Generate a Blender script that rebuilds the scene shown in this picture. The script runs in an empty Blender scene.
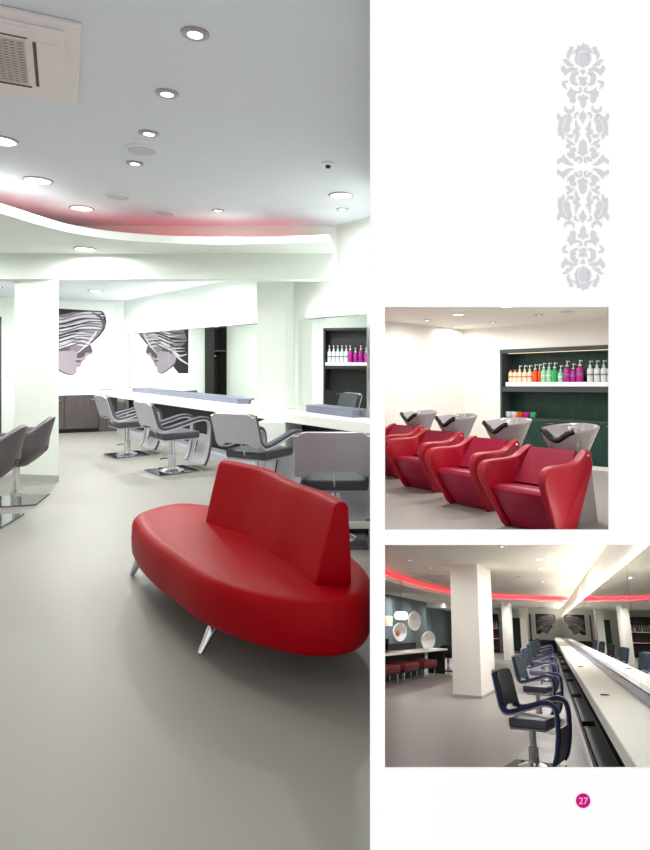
import bpy, bmesh, math, random
from mathutils import Matrix, Vector
random.seed(7)
S = bpy.context.scene
C = S.collection
PI = math.pi

# ------------------------------------------------------------------ materials
def lin(c):
    out = []
    for v in c[:3]:
        v = v / 255.0
        out.append(v / 12.92 if v <= 0.04045 else ((v + 0.055) / 1.055) ** 2.4)
    return (out[0], out[1], out[2], 1.0)

def mat(name, col, rough=0.5, metal=0.0, var=0.06, scale=8.0, bump=0.0, coat=0.0, stretch=None, spec=0.5):
    m = bpy.data.materials.new(name); m.use_nodes = True
    nt = m.node_tree; b = nt.nodes['Principled BSDF']
    b.inputs['Roughness'].default_value = rough
    b.inputs['Metallic'].default_value = metal
    b.inputs['Coat Weight'].default_value = coat
    b.inputs['Specular IOR Level'].default_value = spec
    base = lin(col)
    tc = nt.nodes.new('ShaderNodeTexCoord'); mp = nt.nodes.new('ShaderNodeMapping')
    mp.inputs['Scale'].default_value = stretch or (1, 1, 1)
    nz = nt.nodes.new('ShaderNodeTexNoise'); nz.inputs['Scale'].default_value = scale
    nz.inputs['Detail'].default_value = 4
    nt.links.new(tc.outputs['Object'], mp.inputs['Vector']); nt.links.new(mp.outputs['Vector'], nz.inputs['Vector'])
    rp = nt.nodes.new('ShaderNodeValToRGB')
    rp.color_ramp.elements[0].position = 0.3; rp.color_ramp.elements[1].position = 0.7
    rp.color_ramp.elements[0].color = tuple(min(1, v * (1 - var)) for v in base[:3]) + (1,)
    rp.color_ramp.elements[1].color = tuple(min(1, v * (1 + var)) for v in base[:3]) + (1,)
    nt.links.new(nz.outputs['Fac'], rp.inputs['Fac']); nt.links.new(rp.outputs['Color'], b.inputs['Base Color'])
    if bump:
        bp = nt.nodes.new('ShaderNodeBump'); bp.inputs['Strength'].default_value = bump; bp.inputs['Distance'].default_value = 0.005
        nt.links.new(nz.outputs['Fac'], bp.inputs['Height']); nt.links.new(bp.outputs['Normal'], b.inputs['Normal'])
    return m

def emit(name, col, strength):
    m = bpy.data.materials.new(name); m.use_nodes = True
    nt = m.node_tree; nt.nodes.clear()
    e = nt.nodes.new('ShaderNodeEmission'); o = nt.nodes.new('ShaderNodeOutputMaterial')
    e.inputs['Color'].default_value = lin(col); e.inputs['Strength'].default_value = strength
    nt.links.new(e.outputs[0], o.inputs['Surface'])
    return m

M = {}
M['page'] = mat('page_white', (252, 252, 252), 0.9, var=0.004, spec=0.0)
M['ornament'] = mat('ornament_grey', (212, 213, 216), 0.9, var=0.02, spec=0.0)
M['badge'] = mat('badge_magenta', (205, 22, 128), 0.8, var=0.03, spec=0.0)
M['badge_text'] = mat('badge_numeral', (246, 190, 222), 0.8, var=0.01, spec=0.0)
M['plaster'] = mat('white_plaster', (233, 240, 234), 0.75, var=0.012, scale=3)
M['plaster_warm'] = mat('warm_white_plaster', (238, 234, 227), 0.75, var=0.012, scale=3)
M['ceil_warm'] = mat('warm_ceiling', (234, 227, 216), 0.8, var=0.01, scale=3)
M['wood_black'] = mat('black_wood', (34, 30, 30), 0.5, var=0.3, scale=6, stretch=(14, 14, 0.6))
M['ceil'] = mat('ceiling_white', (218, 224, 231), 0.8, var=0.01, scale=3)
M['floor'] = mat('vinyl_floor', (137, 135, 129), 0.45, var=0.05, scale=160, spec=0.35)
M['floor_basin'] = mat('vinyl_floor_basins', (160, 156, 153), 0.4, var=0.03, scale=90, spec=0.35)
M['floor_long'] = mat('vinyl_floor_long', (140, 134, 133), 0.4, var=0.03, scale=60, spec=0.35)
M['skirting'] = mat('grey_skirting', (170, 173, 172), 0.5)
M['worktop'] = mat('white_worktop', (238, 238, 232), 0.35, var=0.01)
M['ledge'] = mat('blue_grey_ledge', (112, 117, 138), 0.35)
M['mirror'] = mat('mirror_silver', (232, 238, 234), 0.0, 1.0, var=0.0)
M['wood_dark'] = mat('dark_wood', (74, 66, 66), 0.5, var=0.35, scale=6, stretch=(14, 14, 0.6))
M['wood_green'] = mat('green_grey_wood', (14, 56, 46), 0.45, var=0.5, scale=6, stretch=(14, 14, 0.5))
M['wood_frame'] = mat('grey_green_frame', (54, 64, 66), 0.5, var=0.12, scale=5, stretch=(8, 8, 1))
M['black'] = mat('black_void', (16, 15, 17), 0.6)
M['black_gloss'] = mat('black_rubber', (14, 16, 18), 0.25)
M['chrome'] = mat('chrome', (222, 222, 226), 0.08, 1.0, var=0.0)
M['chrome_dark'] = mat('polished_plate', (120, 122, 128), 0.08, 1.0, var=0.0)
M['red'] = mat('red_leather', (148, 0, 14), 0.42, var=0.05, scale=60, bump=0.08, spec=0.08)
M['red2'] = mat('red_vinyl', (160, 6, 34), 0.45, var=0.05, scale=40, bump=0.06, spec=0.4)
M['red2_seat'] = mat('crimson_seat_vinyl', (150, 10, 52), 0.4, var=0.05, scale=40, spec=0.4)
M['red_pouf'] = mat('dark_red_fabric', (104, 6, 26), 0.7, var=0.1)
M['shell'] = mat('light_grey_shell', (176, 174, 182), 0.35, var=0.03)
M['pad'] = mat('charcoal_pad', (66, 66, 75), 0.5, var=0.06)
M['shell_b'] = mat('pale_edge_shell', (168, 172, 188), 0.35, var=0.03)
M['pad_b'] = mat('navy_pad', (40, 50, 98), 0.42, var=0.08)
M['back_b'] = mat('dark_teal_pad', (28, 50, 60), 0.45, var=0.08)
M['seat_lit_b'] = mat('navy_seat_lit', (92, 92, 108), 0.45, var=0.05)  # navy seat lightened to grey: light on its top is put into the colour
M['tub'] = mat('taupe_leather', (86, 80, 83), 0.42, var=0.05, scale=30)
M['tub_b'] = mat('black_leather', (26, 24, 28), 0.4, var=0.05)
M['ceramic'] = mat('grey_ceramic', (158, 152, 156), 0.18, var=0.01, coat=0.4)
M['dark_side'] = mat('maroon_side', (52, 10, 24), 0.5)
M['ac_white'] = mat('ac_plastic', (228, 220, 222), 0.55, var=0.01)
M['ac_grille'] = mat('ac_grille', (214, 205, 200), 0.6, var=0.02)
M['ac_dark'] = mat('ac_recess', (92, 70, 66), 0.8)
M['speaker'] = mat('speaker_grille', (196, 196, 208), 0.7, var=0.03, scale=80)
M['teal_wall'] = mat('slate_teal_paint', (88, 104, 108), 0.7, var=0.1, scale=3)
M['board'] = mat('poster_board', (240, 242, 240), 0.5, var=0.005)
M['ink0'] = mat('ink_dark', (34, 26, 36), 0.6, var=0.25, scale=5)
M['ink1'] = mat('ink_mid', (82, 70, 84), 0.6, var=0.1, scale=5)
M['ink2'] = mat('ink_skin', (156, 143, 156), 0.6, var=0.08, scale=4)
M['ink4'] = mat('ink_hair', (126, 118, 130), 0.6, var=0.12, scale=5)
M['ink3'] = mat('ink_light', (204, 202, 208), 0.6, var=0.04, scale=4)
M['ink_text'] = mat('ink_text', (190, 196, 196), 0.6)
M['white_plastic'] = mat('white_plastic', (235, 235, 236), 0.35, var=0.01)
M['cream_b'] = mat('cream_bottle', (232, 212, 184), 0.3, var=0.02)
M['orange_b'] = mat('orange_bottle', (222, 84, 28), 0.3, var=0.03)
M['orange_cap'] = mat('orange_cap', (214, 70, 24), 0.35, var=0.03)
M['mint_b'] = mat('mint_bottle', (150, 206, 170), 0.25, var=0.03)
M['green_b'] = mat('green_bottle', (44, 166, 92), 0.3, var=0.03)
M['magenta_b'] = mat('magenta_bottle', (176, 22, 142), 0.3, var=0.03)
M['white_b'] = mat('white_bottle', (216, 222, 224), 0.3, var=0.02)
M['grey_print'] = mat('grey_print', (120, 126, 128), 0.5)
M['lit_shelf'] = mat('white_shelf', (246, 246, 248), 0.3, var=0.005)
M['lens'] = emit('lamp_lens', (255, 250, 238), 9.0)
M['lens_big'] = emit('lamp_panel', (255, 252, 244), 6.0)
M['pink'] = emit('pink_strip', (255, 24, 80), 5.0)
M['pink3'] = emit('pink_strip_long', (255, 24, 66), 9.0)
M['tube'] = emit('white_strip', (253, 255, 250), 30.0)
M['tube3'] = emit('white_strip_long', (255, 253, 244), 33.0)
M['warm_strip'] = emit('warm_strip', (255, 226, 190), 2.0)
M['pendant'] = emit('pendant_glow', (255, 246, 226), 2.2)
M['trim_ring'] = mat('brushed_ring', (172, 168, 172), 0.35, 0.5, var=0.02)
M['niche_white'] = mat('niche_white', (240, 232, 214), 0.6, var=0.01)
M['vase'] = mat('orange_vase', (190, 96, 60), 0.4)

# ------------------------------------------------------------------ geometry helpers
def catmull(pts, n=6, closed=False):
    pts = [Vector(p) for p in pts]; out = []
    L = len(pts); rng = L if closed else L - 1
    for i in range(rng):
        if closed:
            p0, p1, p2, p3 = pts[(i - 1) % L], pts[i], pts[(i + 1) % L], pts[(i + 2) % L]
        else:
            p0, p1, p2, p3 = pts[max(i - 1, 0)], pts[i], pts[i + 1], pts[min(i + 2, L - 1)]
        for k in range(n):
            t = k / n
            out.append(0.5 * ((2 * p1) + (p2 - p0) * t + (2 * p0 - 5 * p1 + 4 * p2 - p3) * t * t + (3 * p1 - p0 - 3 * p2 + p3) * t ** 3))
    if not closed: out.append(pts[-1])
    return out

class G:
    def __init__(self): self.bm = bmesh.new()
    def box(self, c, s, rz=0.0, bev=0.0, seg=2, rot=None):
        r = bmesh.ops.create_cube(self.bm, size=1.0)
        vs = r['verts']
        bmesh.ops.scale(self.bm, vec=s, verts=vs)
        if bev:
            es = list({e for v in vs for e in v.link_edges})
            rr = bmesh.ops.bevel(self.bm, geom=es, offset=bev, segments=seg, affect='EDGES', profile=0.5)
            vs = list({v for f in rr['faces'] for v in f.verts} | {v for v in vs if v.is_valid})
        m = Matrix.Translation(c) @ (rot if rot is not None else Matrix.Rotation(rz, 4, 'Z'))
        bmesh.ops.transform(self.bm, matrix=m, verts=vs)
        return self
    def loft(self, rings, closed=True, cap0=True, cap1=True):
        R = [[self.bm.verts.new(p) for p in ring] for ring in rings]
        n = len(R[0])
        for a, b in zip(R[:-1], R[1:]):
            for i in range(n if closed else n - 1):
                j = (i + 1) % n
                try: self.bm.faces.new((a[i], a[j], b[j], b[i]))
                except ValueError: pass
        if closed:
            if cap0: self.bm.faces.new(list(reversed(R[0])))
            if cap1: self.bm.faces.new(R[-1])
        return self
    def prism(self, poly, z0, z1):
        return self.loft([[(p[0], p[1], z0) for p in poly], [(p[0], p[1], z1) for p in poly]])
    def extrude(self, poly, vec):
        vec = Vector(vec)
        return self.loft([[Vector(p) for p in poly], [Vector(p) + vec for p in poly]])
    def face(self, pts):
        self.bm.faces.new([self.bm.verts.new(p) for p in pts]); return self
    def tube(self, pts, r, seg=10, cap=True):
        pts = [Vector(p) for p in pts]; n = len(pts)
        rs = r if isinstance(r, (list, tuple)) else [r] * n
        rings = []; up = None
        for i in range(n):
            t = (pts[min(i + 1, n - 1)] - pts[max(i - 1, 0)]).normalized()
            if up is None: up = Vector((0, 0, 1)) if abs(t.z) < 0.9 else Vector((1, 0, 0))
            a = t.cross(up).normalized(); b = a.cross(t).normalized(); up = b
            rings.append([pts[i] + (a * math.cos(2 * PI * k / seg) + b * math.sin(2 * PI * k / seg)) * rs[i] for k in range(seg)])
        return self.loft(rings, True, cap, cap)
    def lathe(self, prof, c=(0, 0, 0), seg=24, mx=None):
        rings = []
        hollow = min(prof[0][0], prof[-1][0]) > 1e-3      # a ring: close the section instead of capping it
        if hollow: prof = list(prof) + [prof[0]]
        for r, z in prof:
            ring = []
            for k in range(seg):
                a = 2 * PI * k / seg
                p = Vector((max(r, 1e-4) * math.cos(a), max(r, 1e-4) * math.sin(a), z))
                if mx is not None: p = mx @ p
                ring.append(p + Vector(c))
            rings.append(ring)
        return self.loft(rings, True, not hollow, not hollow)
    def ribbon(self, path, width, thick, y0=0.0):
        """path of (x,z); a band of given width along y centred on y0 and thickness along the path normal"""
        pts = [Vector((p[0], 0, p[1])) for p in path]; rings = []
        n = len(pts)
        for i in range(n):
            t = (pts[min(i + 1, n - 1)] - pts[max(i - 1, 0)]).normalized()
            nn = Vector((-t.z, 0, t.x))
            w = width[i] if isinstance(width, list) else width
            th = thick[i] if isinstance(thick, list) else thick
            h = w / 2; e = min(0.3 * th, 0.3 * h)
            rect = [(-h + e, -th / 2), (h - e, -th / 2), (h, -th / 2 + e), (h, th / 2 - e), (h - e, th / 2), (-h + e, th / 2), (-h, th / 2 - e), (-h, -th / 2 + e)]
            rings.append([pts[i] + Vector((0, y0 + a, 0)) + nn * b for a, b in rect])
        return self.loft(rings)
    def sheet(self, f, nu, nv, thick):
        """thick sheet from f(u,v)->(point, normal)"""
        top = []; bot = []
        for i in range(nu + 1):
            for j in range(nv + 1):
                p, n = f(i / nu, j / nv); p = Vector(p); n = Vector(n).normalized()
                top.append(self.bm.verts.new(p + n * thick / 2)); bot.append(self.bm.verts.new(p - n * thick / 2))
        I = lambda i, j: i * (nv + 1) + j
        F = self.bm.faces.new
        for i in range(nu):
            for j in range(nv):
                F((top[I(i, j)], top[I(i + 1, j)], top[I(i + 1, j + 1)], top[I(i, j + 1)]))
                F((bot[I(i, j)], bot[I(i, j + 1)], bot[I(i + 1, j + 1)], bot[I(i + 1, j)]))
        for i in range(nu):
            for j in (0, nv): F((top[I(i, j)], top[I(i + 1, j)], bot[I(i + 1, j)], bot[I(i, j)]))
        for j in range(nv):
            for i in (0, nu): F((top[I(i, j)], top[I(i, j + 1)], bot[I(i, j + 1)], bot[I(i, j)]))
        return self
    def done(self, name, m, parent=None, mw=None, smooth=False, angle=40):
        bmesh.ops.recalc_face_normals(self.bm, faces=self.bm.faces)
        me = bpy.data.meshes.new(name); self.bm.to_mesh(me); self.bm.free()
        me.materials.append(m)
        if smooth:
            me.shade_smooth() if hasattr(me, 'shade_smooth') else None
            try: me.set_sharp_from_angle(angle=math.radians(angle))
            except Exception: pass
        o = bpy.data.objects.new(name, me); C.objects.link(o)
        if parent is not None: o.parent = parent
        if mw is not None: o.matrix_world = mw
        return o

def tag(o, label, cat, group=None, kind=None):
    o['label'] = label; o['category'] = cat
    if group: o['group'] = group
    if kind: o['kind'] = kind
    return o
def struct(o): o['kind'] = 'structure'; return o
def empty(name, mw, label, cat, group=None):
    o = bpy.data.objects.new(name, None); C.objects.link(o)
    o.empty_display_size = 0.1; o.matrix_world = mw
    return tag(o, label, cat, group)
def kids(o): return [c for c in bpy.data.objects if c.parent == o]
def copy_tree(o, parent=None):
    c = o.copy(); C.objects.link(c)
    if parent is not None: c.parent = parent
    for ch in kids(o): copy_tree(ch, c)
    return c
def at(p, rz=0.0): return Matrix.Translation(p) @ Matrix.Rotation(rz, 4, 'Z')

# ------------------------------------------------------------------ the three rooms, each a rigid place of its own behind the page
EYE = 1.45
R1 = Matrix.Identity(4)                                             # salon with the red sofa: floor at z = 0
B2 = Matrix(((1, 0, 0), (0, 0.9990531, 0.0435072), (0, -0.0435072, 0.9990531))).to_4x4()
R2 = Matrix.Translation((0, 0, EYE)) @ B2 @ Matrix.Translation((0, 0, -1.35))      # basin room
B3 = Matrix(((0.9691844, 0.2451525, 0.0241209), (-0.2346286, 0.8888571, 0.3935510), (0.0750400, -0.3870830, 0.9189863))).to_4x4()
R3 = Matrix.Translation((0, 0, EYE)) @ B3 @ Matrix.Translation((0, 0, -1.27))      # long mirror room

# ================================================================== PAGE (white wall with three openings)
PY_ = 1.70
def pg(x, y): return ((x - 377.0) / 620.0 * PY_, EYE - (y - 358.0) / 620.0 * PY_)
holes = [((pg(-14, 0)[0], 0.0), (pg(370, 0)[0], pg(0, -14)[1])),
         ((pg(385, 0)[0], pg(0, 530)[1]), (pg(609, 0)[0], pg(0, 307)[1])),
         ((pg(385, 0)[0], pg(0, 768.5)[1]), (pg(664, 0)[0], pg(0, 545)[1]))]
xs = sorted({-6.0, 6.2} | {h[k][0] for h in holes for k in (0, 1)})
zs = sorted({-3.2, 4.2} | {h[k][1] for h in holes for k in (0, 1)})
g = G(); TH = 0.006
def solid(i, j):
    if i < 0 or j < 0 or i >= len(xs) - 1 or j >= len(zs) - 1: return False
    cx, cz = (xs[i] + xs[i + 1]) / 2, (zs[j] + zs[j + 1]) / 2
    return not any(h[0][0] < cx < h[1][0] and h[0][1] < cz < h[1][1] for h in holes)
for i in range(len(xs) - 1):
    for j in range(len(zs) - 1):
        if not solid(i, j): continue
        a, b, c, d = xs[i], xs[i + 1], zs[j], zs[j + 1]
        g.face([(a, PY_, c), (b, PY_, c), (b, PY_, d), (a, PY_, d)])
        g.face([(a, PY_ + TH, c), (a, PY_ + TH, d), (b, PY_ + TH, d), (b, PY_ + TH, c)])
        if not solid(i - 1, j): g.face([(a, PY_, c), (a, PY_, d), (a, PY_ + TH, d), (a, PY_ + TH, c)])
        if not solid(i + 1, j): g.face([(b, PY_, c), (b, PY_ + TH, c), (b, PY_ + TH, d), (b, PY_, d)])
        if not solid(i, j - 1): g.face([(a, PY_, c), (a, PY_ + TH, c), (b, PY_ + TH, c), (b, PY_, c)])
        if not solid(i, j + 1): g.face([(a, PY_, d), (b, PY_, d), (b, PY_ + TH, d), (a, PY_ + TH, d)])
bmesh.ops.remove_doubles(g.bm, verts=g.bm.verts, dist=1e-6)
struct(g.done('wall_front', M['page']))

# damask ornament: quarter drawn once, mirrored left-right and top-bottom
A_ = [  # coordinates as measured on the motif (a: upper sheet, b: lower sheet)
 [(312,62),(322,85),(345,78),(352,95),(362,108),(378,130),(390,150),(345,131),(308,122),(275,131),(232,152),(240,128),(262,108),(265,85),(290,95),(300,80)],
 [(312,132),(340,150),(348,190),(340,235),(312,268),(285,240),(276,190),(284,150)],
 [(285,285),(330,285),(318,310),(308,325),(298,310)],
 [(270,340),(290,346),(300,338),(308,362),(316,338),(326,346),(346,340),(332,372),(340,400),(310,415),(278,400),(285,372)],
 [(308,480),(325,500),(345,500),(355,515),(335,525),(330,570),(312,600),(290,570),(285,530),(265,520),(275,495),(295,500)]]
A_side = [
 [(262,140),(245,170),(243,205),(258,235),(285,255),(272,235),(266,205),(268,170),(280,140)],
 [(205,98),(228,97),(232,118),(215,115),(210,125),(225,128),(222,150),(200,165),(195,200),(180,185),(175,160),(185,135),(200,120),(195,105)],
 [(140,205),(165,198),(195,215),(215,235),(235,255),(200,250),(175,245),(165,220)],
 [(150,245),(160,270),(185,278),(210,262),(250,270),(268,284),(225,290),(195,300),(180,315),(165,335),(155,310),(135,295),(130,265)],
 [(262,295),(275,315),(255,325),(245,320),(250,335),(240,350),(250,365),(240,385),(262,392),(270,410),(240,410),(215,395),(205,365),(205,335),(220,310),(240,298)],
 [(145,375),(185,372),(188,385),(160,390),(165,412),(178,440),(150,425),(138,400)],
 [(205,425),(215,440),(245,455),(262,460),(250,475),(245,500),(250,530),(240,552),(215,552),(200,530),(205,505),(185,500),(180,470),(200,450)],
 [(280,425),(300,435),(300,460),(275,475),(250,470),(265,460),(285,455),(285,440),(275,435)]]
B_ = [
 [(308,85),(320,110),(335,120),(332,150),(320,165),(308,195),(295,165),(280,150),(280,118),(295,105)],
 [(308,320),(332,340),(340,380),(335,405),(350,420),(345,435),(320,445),(308,460),(295,445),(270,435),(265,420),(280,405),(275,380),(283,340)]]
B_side = [
 [(165,50),(175,75),(195,80),(220,75),(230,45),(242,60),(235,85),(215,105),(185,105),(160,90),(155,70)],
 [(100,115),(115,108),(120,130),(140,145),(165,120),(195,115),(165,150),(150,180),(140,215),(140,245),(160,290),(148,325),(130,285),(110,290),(105,240),(112,190),(115,165),(98,150)],
 [(202,110),(220,150),(212,180),(200,200),(205,235),(185,265),(165,270),(150,240),(156,200),(172,165),(188,135)],
 [(240,110),(260,100),(278,105),(262,118),(250,125),(255,150),(240,145),(235,128)],
 [(250,160),(260,190),(275,215),(290,235),(275,245),(270,262),(285,280),(268,310),(252,355),(240,325),(255,285),(230,268),(230,245),(250,235),(245,200)],
 [(175,275),(200,285),(220,278),(235,285),(225,305),(200,310),(185,300)],
 [(170,315),(200,330),(230,350),(245,372),(215,360),(205,380),(200,392),(175,388),(172,365),(188,360),(195,352),(180,340)],
 [(225,385),(255,395),(250,415),(235,425),(245,450),(235,478),(215,475),(185,455),(180,425),(200,440),(205,405)],
 [(255,465),(285,458),(302,475),(300,505),(280,515),(275,505),(290,498),(285,475),(265,480),(270,495),(245,500),(235,490)],
 [(150,440),(160,465),(185,485),(200,510),(235,525),(205,532),(165,520),(140,500),(118,510),(105,525),(98,490),(120,475),(140,465)]]
g = G()
def motif(poly, yo, sx, sy):
    pts = []
    for x, y in poly:
        dx = (x - 309.0) / 8.125; dy = yo + y / 8.125 - 166.9
        X, Z = pg(583.0 + sx * dx, 166.9 + sy * dy)
        pts.append((X, PY_ - 0.002, Z))
    g.extrude(pts, (0, 0.003, 0))
for sy in (1, -1):
    for p in A_: motif(p, 35, 1, sy)
    for p in B_: motif(p, 100, 1, sy)
    for sx in (1, -1):
        for p in A_side: motif(p, 35, sx, sy)
        for p in B_side: motif(p, 100, sx, sy)
tag(g.done('damask_ornament', M['ornament']), 'tall pale grey damask ornament with mirrored leaves and flowers on the white wall', 'ornament')

bx, bz = pg(583, 800.5)
badge = empty('page_number_sign', Matrix.Translation((bx, PY_, bz)), 'small round magenta badge reading 27 on the white wall', 'badge')
rx = Matrix.Rotation(PI / 2, 3, 'X')
G().lathe([(0.0, 0.0), (0.0196, 0.0), (0.0196, 0.002), (0.0, 0.002)], seg=40, mx=rx).done('disc', M['badge'], badge)
cu = bpy.data.curves.new('numeral', 'FONT'); cu.body = '27'; cu.size = 0.0255; cu.align_x = 'CENTER'; cu.align_y = 'CENTER'; cu.extrude = 0.0004
to = bpy.data.objects.new('numeral_tmp', cu); C.objects.link(to)
bpy.context.view_layer.update()
me = bpy.data.meshes.new_from_object(to.evaluated_get(bpy.context.evaluated_depsgraph_get()))
bpy.data.objects.remove(to)
me.materials.clear(); me.materials.append(M['badge_text'])
no = bpy.data.objects.new('numeral', me); C.objects.link(no); no.parent = badge
no.matrix_local = Matrix.Translation((0, -0.0026, 0)) @ Matrix.Rotation(PI / 2, 4, 'X')

# ================================================================== shared fixtures
def area(name, parent, size, energy, col=(1, 0.97, 0.92), z=-0.013, spread=PI):
    energy *= LIGHT
    L = bpy.data.lights.new(name, 'AREA'); L.shape = 'DISK'; L.size = size; L.energy = energy; L.color = col; L.spread = spread
    o = bpy.data.objects.new(name, L); C.objects.link(o); o.parent = parent
    o.location = (0, 0, z); return o
LIGHT = 0.35
_dl = {}
def downlight(key, RM, p, r, energy, label, group, lens, ringw=0.35, col=(1, 0.985, 0.96)):
    if key not in _dl:
        t = empty('ceiling_downlight', RM @ at(p), label, 'ceiling light', group)
        G().lathe([(r, 0.0), (r * (1 + ringw), 0.0), (r * (1 + ringw), -0.008), (r * (1 + ringw * 0.6), -0.014), (r, -0.012)], seg=28).done('trim_ring', M['trim_ring'], t, smooth=True)
        G().lathe([(0.0, -0.006), (r, -0.006), (r, -0.002), (0, -0.002)], seg=28).done('lens', lens, t)
        area('lamp', t, r * 1.8, energy, col, spread=3.02)
        _dl[key] = t
    else:
        t = copy_tree(_dl[key]); t.matrix_world = RM @ at(p); t['label'] = label; t['group'] = group
    return t
def ceiling_speaker(RM, p, r, label, proto=[]):
    if not proto:
        t = empty('ceiling_speaker', RM @ at(p), label, 'speaker', 'round ceiling speakers')
        G().lathe([(r * 0.9, 0), (r, 0), (r, -0.010), (r * 0.9, -0.014)], seg=28).done('rim', M['white_plastic'], t, smooth=True)
        G().lathe([(0, -0.002), (r * 0.92, -0.002), (r * 0.92, -0.011), (0, -0.013)], seg=28).done('grille', M['speaker'], t)
        proto.append(t)
    else:
        t = copy_tree(proto[0]); t.matrix_world = RM @ at(p); t['label'] = label
    return t

# ------------------------------------------------------------------ styling chair (faces local +X)
def make_styling_chair(name, label, group, shell, pad, back, seat, mw, lx=1.0, lz=1.0, drop=0.0):
    t = empty(name, mw, label, 'chair', group)
    G().box((0, 0, 0.008), (0.52, 0.52, 0.016), bev=0.004, seg=1).done('base_plate', M['chrome_dark'], t)
    G().lathe([(0.0, 0.016), (0.16, 0.016), (0.13, 0.032), (0.07, 0.058), (0.0, 0.064)], seg=32).done('base_dome', M['chrome'], t, smooth=True)
    G().lathe([(0.0, 0.05), (0.05, 0.05), (0.05, 0.22), (0.034, 0.225), (0.034, 0.425), (0.0, 0.425)], seg=24).done('post', M['chrome'], t, smooth=True)
    G().tube([(-0.03, 0.04, 0.16), (-0.02, 0.16, 0.15), (-0.06, 0.24, 0.13)], 0.008, 8).done('pump_lever', M['black_gloss'], t, smooth=True)
    G().box((0.03, 0, 0.425), (0.50, 0.50, 0.02), bev=0.008, seg=1).done('seat_pan', shell, t)
    G().box((0.03, 0, 0.475), (0.52, 0.52, 0.085), bev=0.022, seg=3).done('seat', seat, t, smooth=True)
    # arms: one band per side from the backrest forward, down and in to the footrest
    ctrl = [(-0.402, 0.885), (-0.369, 0.79), (-0.336, 0.69), (-0.308, 0.615), (-0.25, 0.578), (-0.14, 0.585), (0.08, 0.635), (0.27, 0.678), (0.39, 0.668), (0.442, 0.605), (0.45, 0.48), (0.435, 0.32), (0.395, 0.16), (0.345, 0.075)]
    path = [(p.x, p.y) for p in catmull([(a, b, 0) for a, b in ctrl], 5)]
    n = len(path)
    for s in (-1, 1):
        wid = [0.05 + 0.02 * min(1, max(0, (i - 12) / 6)) for i in range(n)]
        a = G().ribbon(path, wid, 0.042, s * 0.262).done('armrest', pad, t, smooth=True)
        inner = []
        for i in range(n):
            tx = path[min(i + 1, n - 1)][0] - path[max(i - 1, 0)][0]; tz = path[min(i + 1, n - 1)][1] - path[max(i - 1, 0)][1]
            L = math.hypot(tx, tz); inner.append((path[i][0] + tz / L * 0.026, path[i][1] - tx / L * 0.026))
        G().ribbon(inner, [w_ + 0.01 for w_ in wid], 0.016, s * 0.262).done('arm_shell', shell, a, smooth=True)
    # footrest panel between the bands
    fp = [p for p in path if p[1] < 0.47 and p[0] > 0.2]
    G().ribbon([(x - 0.012, z) for x, z in fp], 0.47, 0.016, 0).done('footrest_panel', shell, t, smooth=True)
    G().box((0.385, 0.04, 0.28), (0.01, 0.012, 0.16), rot=Matrix.Rotation(0.25, 4, 'Y')).done('panel_slit', M['black'], t)
    # backrest
    def bk(off, wmul=1.0, z0=0.60, z1=0.895):
        def f(u, v):
            y = (u * 2 - 1) * 0.262 * wmul
            k = abs(u * 2 - 1)
            # rounded upper corners, and a hand gap below the middle
            top = z1 - 0.05 * max(0, (k - 0.8) / 0.2) ** 2
            low = z0 - 0.02 + (0.035 if k < 0.62 else 0.035 * max(0, 1 - (k - 0.62) / 0.15))
            z = low + (top - low) * v
            x = -0.325 - 0.11 * (z - 0.6) / 0.3 + 0.02 * k * k + off
            return (x, y, z), (1, -0.15 * (u * 2 - 1), 0.35)
        return f
    b = G().sheet(bk(0.02), 16, 8, 0.05).done('backrest', back, t, smooth=True)
    G().sheet(bk(-0.022, 1.02, 0.59, 0.905), 16, 8, 0.02).done('back_shell', shell, b, smooth=True)
    G().tube([(-0.30, 0.0, 0.62), (-0.24, 0.0, 0.50), (-0.2, 0, 0.425)], 0.008, 8).done('back_strut', M['chrome'], t, smooth=True)
    if lx != 1.0 or lz != 1.0:                                   # a shorter model of the same chair
        for part in kids(t):
            for o in [part] + kids(part):
                still = o.name.split('.')[0] in ('post', 'base_dome', 'pump_lever', 'base_plate')
                for v in o.data.vertices:
                    v.co.z = v.co.z * lz - drop * min(1, max(0, v.co.z / 0.40)) * min(1, max(0, (0.92 - v.co.z) / 0.24))
                    if not still: v.co.x *= lx
    return t

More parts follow.
